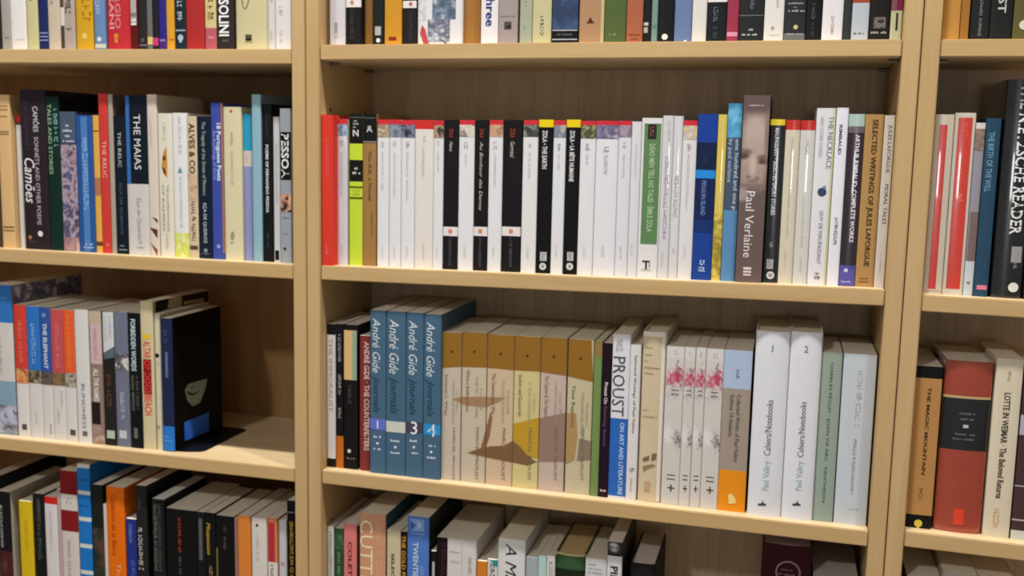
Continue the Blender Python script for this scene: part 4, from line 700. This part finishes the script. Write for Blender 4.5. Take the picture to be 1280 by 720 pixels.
(71.1,-610.3,24.3,240.4,165.0,13.0,'#45637a','first blue spine of the set of four, marked 1 on violet',[('T','André Gide',228.8,149.5,10.2,12.1,'#cfd6d8','i'),('T','Journals',144.8,90.5,10.9,10.2,'#263c4e','i'),('R',0.0,24.3,65.5,81.6,'#5e70c0'),('H','1',73.3,12.1,8.2,'#eceaf0',''),('L',54.8,6.1,18.2,'#c0cad0',3.6),('O',12.1,45.2,2.0,'#d0d8dc'),('L',36.8,6.1,18.2,'#c0cad0',3.6)],{}),
(96.0,-610.4,29.8,240.4,165.0,13.0,'#45637a','second blue spine of the set of four, with a white panel',[('T','André Gide',228.9,150.0,12.5,14.9,'#cfd6d8','i'),('T','Journals',145.3,91.3,13.4,12.5,'#263c4e','i'),('R',0.0,29.8,64.0,80.0,'#c9c8bc'),('L',51.5,7.4,22.3,'#c0cad0',3.6),('O',14.9,42.0,2.0,'#d0d8dc'),('L',33.7,7.4,22.3,'#c0cad0',3.6)],{}),
(126.4,-610.6,26.0,240.6,165.0,13.0,'#45637a','third blue spine of the set of four, marked 3',[('T','André Gide',229.1,150.6,10.9,13.0,'#cfd6d8','i'),('T','Journals',145.9,92.1,11.7,10.9,'#263c4e','i'),('R',0.0,26.0,66.2,82.1,'#4a4a58'),('H','3',73.8,13.0,13.0,'#eceaf0',''),('L',54.3,6.5,19.5,'#c0cad0',3.6),('O',13.0,44.9,2.0,'#d0d8dc'),('L',36.6,6.5,19.5,'#c0cad0',3.6)],{}),
(153.0,-610.7,25.5,240.0,165.0,13.0,'#45637a','fourth blue spine of the set of four, marked 4 on bright blue',[('T','André Gide',228.6,150.4,10.7,12.7,'#cfd6d8','i'),('T','Journals',145.8,92.2,11.5,10.7,'#263c4e','i'),('R',0.0,25.5,65.2,81.0,'#2a8cc4'),('H','4',72.8,12.7,12.7,'#eceaf0',''),('L',49.9,6.4,19.1,'#c0cad0',3.5),('O',12.7,40.4,2.0,'#d0d8dc'),('L',32.2,6.4,19.1,'#c0cad0',3.5)],{}),
(178.7,-610.8,28.5,215.4,140.0,18.0,'#beb1a0','first of six volumes sharing one picture, beside the blue set',[('G',[(0.1,163.3),(26.8,167.0),(28.4,167.0),(28.4,215.2),(0.1,215.2)],'#8c6426'),('G',[(16.8,119.3),(28.4,123.4),(28.4,114.6)],'#a07c58'),('T', "Swann's Way", 155.0,94.6,7.4,4.3,'#6a5e50',''),('P',145.8,82.9,17.7,2.9,'#9a8e7e'),('P',131.9,97.0,22.8,2.6,'#a59988'),('O',14.3,187.9,1.8,'#4e3412'),('T','MARCEL PROUST',78.2,0.3,19.4,3.7,'#7a6c5c','')],{}),
(208.5,-610.9,35.9,217.7,140.0,18.0,'#c0b29b','second of six volumes sharing one picture, with the brown fin',[('G',[(0.1,167.2),(35.8,168.9),(35.8,217.5),(0.1,217.5)],'#8c6426'),('G',[(0.1,124.0),(0.1,124.0),(35.5,126.9),(35.8,127.0),(35.8,112.0),(35.7,112.0),(3.8,112.7),(0.1,114.2)],'#a07c58'),('G',[(35.8,52.4),(28.6,48.6),(34.1,70.1),(35.8,77.0)],'#8a6244'),('G',[(9.7,43.2),(26.2,50.7),(35.8,53.7),(35.8,39.8)],'#7a5a3c'),('T','Within a Budding Grove',163.5,103.5,9.3,5.4,'#6a5e50',''),('P',154.3,91.9,22.3,3.6,'#9a8e7e'),('P',140.5,105.8,28.8,3.2,'#a59988'),('O',18.0,190.4,1.8,'#4e3412'),('T','MARCEL PROUST',81.4,4.0,24.4,4.7,'#7a6c5c','')],{}),
(245.6,-611.1,38.3,217.0,140.0,18.0,'#c6ae91','third of six volumes sharing one picture, pinkish beige',[('G',[(0.1,169.0),(35.9,168.4),(38.2,168.4),(38.2,216.8),(0.1,216.8)],'#8c6426'),('G',[(0.1,127.2),(27.5,128.4),(16.0,120.5),(0.1,112.8)],'#a07c58'),('G',[(5.8,105.8),(8.9,98.0),(5.3,71.0),(0.1,54.3),(0.1,82.7)],'#8a6244'),('G',[(0.1,54.2),(5.5,55.9),(26.6,59.1),(38.2,66.6),(38.2,36.0),(3.5,39.4),(0.1,39.8)],'#7a5a3c'),('T','The Guermantes Way',162.0,102.4,10.0,5.8,'#6a5e50',''),('P',152.9,90.8,23.8,3.8,'#9a8e7e'),('P',139.1,104.7,30.7,3.5,'#a59988'),('O',19.2,189.9,1.8,'#4e3412'),('T','MARCEL PROUST',85.1,8.2,26.1,5.0,'#7a6c5c','')],{}),
(284.7,-611.2,36.8,217.5,140.0,18.0,'#c8ba82','fourth of six volumes sharing one picture, mustard lower half',[('G',[(0.1,168.6),(34.6,169.2),(36.7,169.0),(36.7,217.3),(0.1,217.3)],'#8c6426'),('G',[(0.1,67.4),(0.1,67.4),(13.1,58.3),(32.0,41.6),(36.6,40.9),(22.9,33.8),(0.1,36.0)],'#7a5a3c'),('G',[(0.1,91.8),(36.7,103.9),(36.7,45.0),(22.6,47.6),(10.7,60.3),(0.1,67.4),(0.1,68.1)],'#b8902c'),('T','Sodom and Gomorrah',162.8,103.6,9.6,5.5,'#6a5e50',''),('P',153.8,92.2,22.8,3.7,'#9a8e7e'),('P',140.1,105.9,29.4,3.3,'#a59988'),('O',18.4,190.5,1.8,'#4e3412'),('T','MARCEL PROUST',88.7,12.4,25.0,4.8,'#7a6c5c','')],{}),
(322.5,-611.4,36.1,218.5,140.0,18.0,'#bda99c','fifth of six volumes sharing one picture, mauve lower half',[('G',[(0.1,169.1),(34.2,166.6),(36.0,166.3),(36.0,218.3),(0.1,218.3)],'#8c6426'),('G',[(0.1,81.5),(1.0,44.8),(0.1,44.9)],'#b8902c'),('G',[(0.1,103.3),(36.0,114.2),(36.0,44.8),(1.1,41.3),(0.1,81.5)],'#8e7468'),('T','The Captive & The Fugitive',164.8,105.9,9.4,5.4,'#6a5e50',''),('P',155.8,94.6,22.4,3.6,'#9a8e7e'),('P',142.2,108.2,28.9,3.3,'#a59988'),('O',18.1,191.7,1.8,'#4e3412'),('T','MARCEL PROUST',92.3,16.5,24.6,4.7,'#7a6c5c','')],{}),
(360.7,-611.5,35.0,218.4,140.0,18.0,'#bdb392','sixth of six volumes sharing one picture, pale sage',[('G',[(0.1,166.1),(34.9,160.9),(34.9,166.4),(31.8,218.2),(0.1,218.2)],'#8c6426'),('G',[(0.1,60.4),(0.5,45.2),(0.1,45.2)],'#8e7468'),('G',[(0.1,113.7),(13.2,115.8),(16.4,83.3),(12.9,48.8),(0.6,41.8),(0.1,60.4)],'#a8865a'),('G',[(18.7,80.1),(34.9,77.5),(34.9,50.8),(16.3,48.0)],'#857562'),('T','Time Regained',154.4,95.8,9.1,5.2,'#6a5e50',''),('P',145.4,84.5,21.7,3.5,'#9a8e7e'),('P',132.0,98.1,28.0,3.1,'#a59988'),('O',17.5,191.8,1.8,'#4e3412'),('T','MARCEL PROUST',95.8,20.6,23.8,4.5,'#7a6c5c','')],{}),
(396.5,-611.6,11.1,217.4,124.8,18.0,'#718850','slim green spine with a brown cap after the six-volume picture set',[('D',195.8,217.4,'#8a7444')],{}),
(408.2,-611.7,13.0,216.1,124.7,18.0,'#2a1526','slim dark purple spine left of the white and blue one',[('T','Proust On',161.9,131.8,6.5,4.7,'#d8c8d0','b'),('T','Reading Ruskin',128.5,72.3,6.5,4.1,'#7a4a70',''),('L',9.8,2.6,10.4,'#cfa8b0',3.4)],{}),
(421.6,-611.8,24.0,229.5,150.0,18.0,'#d6d4d8','white spine with a blue lower half and huge grey capitals',[('D',3.9,113.4,'#2c62b0'),('T','MARCEL',222.9,205.4,9.6,9.6,'#9a989e',''),('T','PROUST',198.8,116.8,10.1,17.3,'#4a494e',''),('T','ON ART AND LITERATURE',107.8,6.2,16.8,5.8,'#b0c8ec','b')],{}),
(445.9,-611.8,14.4,216.7,132.8,18.0,'#d4d0ce','slim white spine with black serif lettering, third centre shelf',[('T','Selected Writings of Paul Valéry',202.5,94.0,7.9,3.7,'#4a4644',''),('P',45.7,37.8,7.2,5.8,'#6a6664'),('P',31.1,10.7,7.2,2.9,'#8a8684')],{}),
(461.8,-611.9,31.3,235.8,160.0,18.0,'#c8b798','wide cream spine with a white margin and small brown sketch',[('R',25.7,31.3,2.1,235.8,'#ddd4c6'),('R',0.0,31.3,229.3,235.8,'#ddd6ca'),('L',214.1,3.1,13.1,'#9a8460',1.6),('L',204.3,3.1,15.0,'#9a8460',1.6),('L',195.6,3.1,7.8,'#9a8460',1.6),('L',186.9,3.1,23.5,'#9a8460',2.0),('L',179.2,3.1,15.7,'#9a8460',1.6),('L',128.6,3.1,12.5,'#a08a68',1.7),('L',119.7,3.1,23.5,'#a08a68',1.7),('G',[(5.6,60.8),(15.2,66.2),(14.4,59.4),(6.9,56.4)],'#77664c'),('G',[(18.3,68.8),(24.8,69.4),(24.0,61.5),(17.7,58.6)],'#77664c'),('G',[(6.0,49.6),(18.9,54.3),(24.4,52.6),(11.6,46.8),(8.5,42.0)],'#8a785a'),('R',9.4,17.2,15.7,29.2,'#b89a74')],{'side': '#d0c6b4', 'hard': True}),
(494.2,-612.1,24.0,218.4,135.2,18.0,'#c8c3bc','first of four white spines with blurred red roses',[('BL','rose'),('P',212.4,203.3,12.0,4.8,'#98928c'),('R',8.4,18.0,158.4,159.7,'#55504c'),('R',8.4,18.0,152.9,154.2,'#55504c'),('R',7.2,18.0,41.0,42.4,'#4a4644'),('R',7.2,18.0,35.4,36.8,'#4a4644'),('R',8.4,18.0,23.0,24.5,'#3c3836'),('R',12.2,14.1,18.9,28.4,'#3c3836')],{}),
(518.4,-612.1,14.3,218.8,124.3,18.0,'#c8c3bc','second of four white spines with red roses, slimmer',[('BL','rose'),('P',212.8,203.7,7.2,2.9,'#98928c'),('R',5.0,10.7,158.9,160.3,'#55504c'),('R',5.0,10.7,153.5,154.8,'#55504c'),('R',4.3,10.7,42.0,43.4,'#4a4644'),('R',4.3,10.7,36.4,37.8,'#4a4644'),('R',5.0,10.7,24.1,25.6,'#3c3836'),('R',7.3,8.5,20.0,29.5,'#3c3836')],{}),
(533.1,-612.2,13.4,219.3,137.8,18.0,'#c8c3bc','third of four white spines with red roses, slimmest',[('BL','rose'),('P',213.3,204.2,6.7,2.7,'#98928c'),('R',4.7,10.1,159.6,160.9,'#55504c'),('R',4.7,10.1,154.2,155.5,'#55504c'),('R',4.0,10.1,43.0,44.4,'#4a4644'),('R',4.0,10.1,37.4,38.8,'#4a4644'),('R',4.7,10.1,25.1,26.6,'#3c3836'),('R',6.8,7.9,21.0,30.5,'#3c3836')],{}),
(546.8,-612.3,22.8,219.0,128.2,18.0,'#c8c3bc','fourth of four white spines with red roses, beside orange foot',[('BL','rose'),('P',213.0,204.0,11.4,4.6,'#98928c'),('R',8.0,17.1,159.6,160.9,'#55504c'),('R',8.0,17.1,154.1,155.4,'#55504c'),('R',6.8,17.1,43.3,44.7,'#4a4644'),('R',6.8,17.1,37.7,39.2,'#4a4644'),('R',8.0,17.1,25.5,27.0,'#3c3836'),('R',11.6,13.4,21.4,30.9,'#3c3836')],{}),
(569.8,-612.4,36.2,219.1,141.4,18.0,'#9b8d80','wide taupe spine with a sky blue top and orange foot',[('D',167.7,219.1,'#a8b6ce'),('P',193.5,180.6,18.1,4.3,'#66728a'),('T','Collected Works of Paul Valéry',160.2,68.8,21.7,5.8,'#54493e',''),('T','Volume 14 Analects',160.2,102.7,13.0,5.8,'#54493e',''),('D',0.0,56.8,'#dd8a1a'),('G',[(15.2,10.0),(13.6,23.2),(18.7,24.8),(23.2,18.7),(24.5,12.2)],'#f0c880')],{}),
]),
('books on the third visible shelf of the centre bookcase', [
(609.2,-612.6,43.1,247.9,129.5,13.0,'#d6d6da','thick white spine marked 1, right of the orange-footed one',[('H','1',225.9,21.5,6.5,'#6a6a70',''),('T','Paul Valéry ·',80.2,35.6,21.5,8.6,'#8ab0b4','u'),('T','Cahiers/Notebooks',157.6,83.4,21.5,8.6,'#63636a','u'),('G',[(13.2,13.9),(24.5,15.1),(23.3,17.8),(20.7,18.0),(19.5,22.3),(18.2,17.7),(14.1,16.7)],'#4a4a50')],{'hard': True}),
(652.8,-612.8,39.6,249.8,131.7,13.0,'#d6d6da','thick white spine marked 2, left of the sage green one',[('H','2',227.9,19.8,5.9,'#6a6a70',''),('T','Paul Valéry ·',84.5,40.3,19.8,7.9,'#8ab0b4','u'),('T','Cahiers/Notebooks',159.1,85.6,19.8,7.9,'#63636a','u'),('G',[(13.4,19.0),(24.5,20.2),(23.3,22.8),(20.8,23.1),(19.5,27.3),(18.3,22.8),(14.3,21.8)],'#4a4a50')],{'hard': True}),
(693.1,-612.9,24.8,224.8,126.9,18.0,'#8f9d90','sage grey green spine with black capitals down it',[('T','CHARLES PÉGUY · JOAN OF ARC · PANTHEON',212.3,26.2,12.4,3.7,'#45504a','')],{}),
(719.3,-613.0,40.3,225.3,122.7,18.0,'#bcc2c8','wide pale blue grey spine, last on the third centre shelf',[('P',206.6,130.2,21.0,6.0,'#a2a8ae'),('P',114.4,40.8,20.2,3.6,'#7c848c'),('L',21.5,16.1,30.2,'#939ba2',1.6)],{}),
]),
('books on the third visible shelf of the right bookcase', [
(806.3,-607.8,31.7,210.7,133.3,18.0,'#b98850','tan spine with black top and foot, beside the upright',[('D',195.4,210.7,'#1c1b1c'),('T','THE MAGIC MOUNTAIN',184.1,71.0,17.5,4.4,'#4a3424','b'),('P',53.1,36.2,15.9,4.4,'#7a5634'),('D',0.0,17.6,'#1c1816'),('O',15.9,6.5,4.9,'#d8c048'),('O',15.9,0.1,1.7,'#d8c048')],{}),
(841.0,-608.4,55.4,220.8,135.1,18.0,'#983c28','thickest red spine with a broad black title block',[('R',0.0,55.4,173.6,176.7,'#bca070'),('D',107.4,173.6,'#16171a'),('L',154.7,19.4,38.8,'#6a6e6e',2.6),('L',147.6,21.1,36.6,'#6a6e6e',2.6),('R',24.9,31.0,136.3,140.4,'#b8bab8'),('L',128.1,16.6,38.8,'#6a6e6e',2.6),('L',121.9,13.9,41.6,'#6a6e6e',2.6),('R',22.2,34.4,10.4,31.4,'#d83a20')],{'hard': True, 'side': '#bcb0b4', 'gloss': True}),
(898.6,-608.9,30.6,227.7,123.9,18.0,'#d0c4ac','ivory spine with black lettering, right of the thickest red one',[('T','LOTTE IN WEIMAR · The Beloved Returns',185.5,50.6,15.3,7.4,'#4a4036','b'),('P',212.7,197.6,15.3,3.7,'#b0906a'),('P',37.1,12.1,13.8,6.1,'#cc9a5c')],{}),
(930.9,-609.3,33.5,217.6,135.0,18.0,'#4a3436','dark brown spine at the right frame edge, third right shelf',[('R',0.0,33.5,134.3,159.6,'#a8a4b4'),('R',0.0,33.5,68.6,70.1,'#b0a8a4'),('R',0.0,33.5,24.8,26.8,'#b0a8a4'),('R',0.0,33.5,0.0,12.3,'#c4c4b8')],{}),
]),
('books on the bottom visible shelf of the centre bookcase', [
(0.6,-914.0,10.6,212.1,135.7,18.0,'#cbc7c2','slim white spine with dark capitals, bottom centre shelf by the upright',[('P',204.7,115.5,5.3,4.2,'#6a6662')],{}),
(11.8,-914.1,14.9,210.7,141.5,18.0,'#2c5030','slim green spine between white and pink ones, bottom centre shelf',[('N',0.0,14.9,178.9,201.3,['#4a7048','#2c5030','#6a8c68'],70),('P',173.9,136.3,7.5,3.9,'#8aa488')],{}),
(27.3,-914.1,21.1,219.1,139.2,18.0,'#d07470','pink spine with dark capitals, bottom centre shelf',[('T','COLETTE',192.5,120.0,10.6,6.3,'#55201e','b')],{}),
(48.9,-914.2,3.6,218.8,136.1,18.0,'#3a1c18','very thin dark maroon spine beside the pink one',[],{}),
(53.0,-914.3,41.2,239.4,160.0,18.0,'#c4906c','thick tan pink spine with big cream capitals',[('T','CUTTI',229.0,138.7,11.5,20.6,'#ecd4b0',''),('P',226.6,124.9,30.9,8.2,'#d8a888')],{'side': '#2c566c'}),
(96.3,-914.4,21.6,218.4,134.9,18.0,'#c2b694','cream spine with small black capitals, bottom centre shelf',[('T','SELECTED',182.8,120.9,9.7,4.8,'#3a352a','b')],{}),
(118.4,-914.5,9.3,218.5,134.6,18.0,'#2a1c0c','narrow black spine with orange capitals beside the blue one',[('T','THE GOLD PLAY',212.5,131.8,4.6,5.6,'#c88c30','b')],{}),
(128.1,-914.6,33.7,243.7,160.0,18.0,'#4d74b8','blue spine with a pale arrow emblem box, bottom centre shelf',[('R',4.0,26.3,221.8,240.0,'#7c98cc'),('G',[(4.8,237.4),(13.6,230.0),(5.0,221.6)],'#3c5c9c'),('G',[(16.0,237.5),(23.5,231.1),(16.1,223.0)],'#a4bce4'),('L',218.2,6.7,27.0,'#88a4d8',2.4),('T','TWENTIETH',204.8,134.9,13.5,8.1,'#b8cdf0','b'),('P',168.1,134.9,23.6,5.4,'#8aa8dc')],{'side': '#2c3230'}),
(164.8,-914.7,8.4,194.5,135.4,18.0,'#1b1a1a','short slim black spine beside the blue one, bottom centre shelf',[('R',2.5,6.3,138.2,178.6,'#a8a6a0')],{}),
(173.7,-914.8,60.2,217.1,150.0,18.0,'#cdc9c4','very thick white spine with a black left strip',[('R',0.0,16.9,112.4,217.1,'#1d1417'),('P',209.8,149.2,10.2,6.0,'#5c2c34'),('L',197.7,20.5,39.7,'#a8a4a0',2.4),('L',183.2,21.7,36.1,'#b8b4b0',2.4),('P',192.9,166.2,50.6,4.8,'#8a8682'),('R',38.5,39.1,143.1,214.6,'#b8b4b0')],{}),
(235.3,-915.0,15.1,189.0,135.1,18.0,'#cd7a26','short orange spine between two white ones, bottom centre shelf',[],{}),
(250.9,-915.0,15.2,193.4,126.1,18.0,'#cbc9c4','short white spine with a teal corner, bottom centre shelf',[('G',[(4.5,192.4),(15.0,193.4),(15.0,183.2),(10.6,184.8)],'#2a8c8c'),('P',187.4,156.7,7.6,6.4,'#2a2826')],{}),
(266.6,-915.2,39.8,227.4,150.0,18.0,'#d2d0ce','white spine with bold slanted black letters, bottom centre shelf',[('T','A Ma',220.3,164.2,19.9,16.7,'#35333a','i')],{}),
(307.8,-915.3,17.7,204.6,134.9,18.0,'#9ca4aa','short blue grey spine right of the slanted letters',[],{}),
(325.8,-915.3,11.9,208.4,126.7,18.0,'#a9c8c0','narrow pale aqua spine, bottom centre shelf',[],{}),
(338.2,-915.4,11.8,210.0,122.4,18.0,'#cfcbc4','narrow white spine left of the wide green one, bottom centre shelf',[('P',201.7,168.5,5.9,4.7,'#8a867c')],{}),
(350.4,-915.5,42.6,216.5,130.3,18.0,'#3a5a38','wide dark green spine with a cream upper rim',[('D',213.6,216.5,'#b0a878'),('R',0.0,42.6,136.8,193.6,'#22301f')],{'hard': True, 'pg': '#9a8660'}),
(393.5,-915.7,30.1,214.3,127.4,18.0,'#cbc8c8','white spine with small grey lines, left of the portrait one',[('L',205.5,4.5,18.1,'#8c8a8c',2.3),('L',199.7,4.5,24.1,'#9c9a9c',2.3),('L',193.8,4.5,24.1,'#9c9a9c',2.3)],{}),
(424.0,-915.8,20.8,242.6,140.0,18.0,'#cfced0','white spine topped by a black and white portrait photo',[('R',0.0,20.8,221.7,242.0,'#1f1d1f'),('BL','port'),('T','PIERRE',206.6,157.6,10.4,10.4,'#2c2a2c','b')],{'side': '#55504e'}),
(456.1,-915.9,35.3,215.3,125.9,18.0,'#22201f','dark rounded spine after the portrait one, bottom centre shelf',[],{'hard': True, 'pg': '#a49a92', 'side': '#16120e'}),
(631.5,-916.7,64.5,266.0,137.0,18.0,'#3c0f16','thick maroon spine with a ring emblem, standing apart',[('Q',34.7,228.6,16.4,2.3,'#8a6a6e'),('L',232.7,25.8,40.0,'#80585c',2.8),('L',226.0,22.6,43.9,'#80585c',2.8)],{'hard': True, 'pg': '#8a8088'}),
(698.4,-917.0,57.1,229.1,140.5,18.0,'#8a8a84','low grey book right of the maroon one, seen from above',[],{'pg': '#8a8780'}),
]),
('books on the bottom visible shelf of the right bookcase', [
(814.4,-912.0,41.8,237.3,125.8,18.0,'#7a6a5c','first low book under the right bookcase shelf, mostly its page top',[],{}),
(856.7,-912.5,41.5,249.8,131.4,18.0,'#a89e92','second low book under the right bookcase shelf, paler page top',[],{}),
(899.2,-913.0,44.9,246.6,132.9,18.0,'#5a4c44','third low book under the right bookcase shelf, at the frame edge',[],{}),
]),
]
for group, rows in BOOKS:
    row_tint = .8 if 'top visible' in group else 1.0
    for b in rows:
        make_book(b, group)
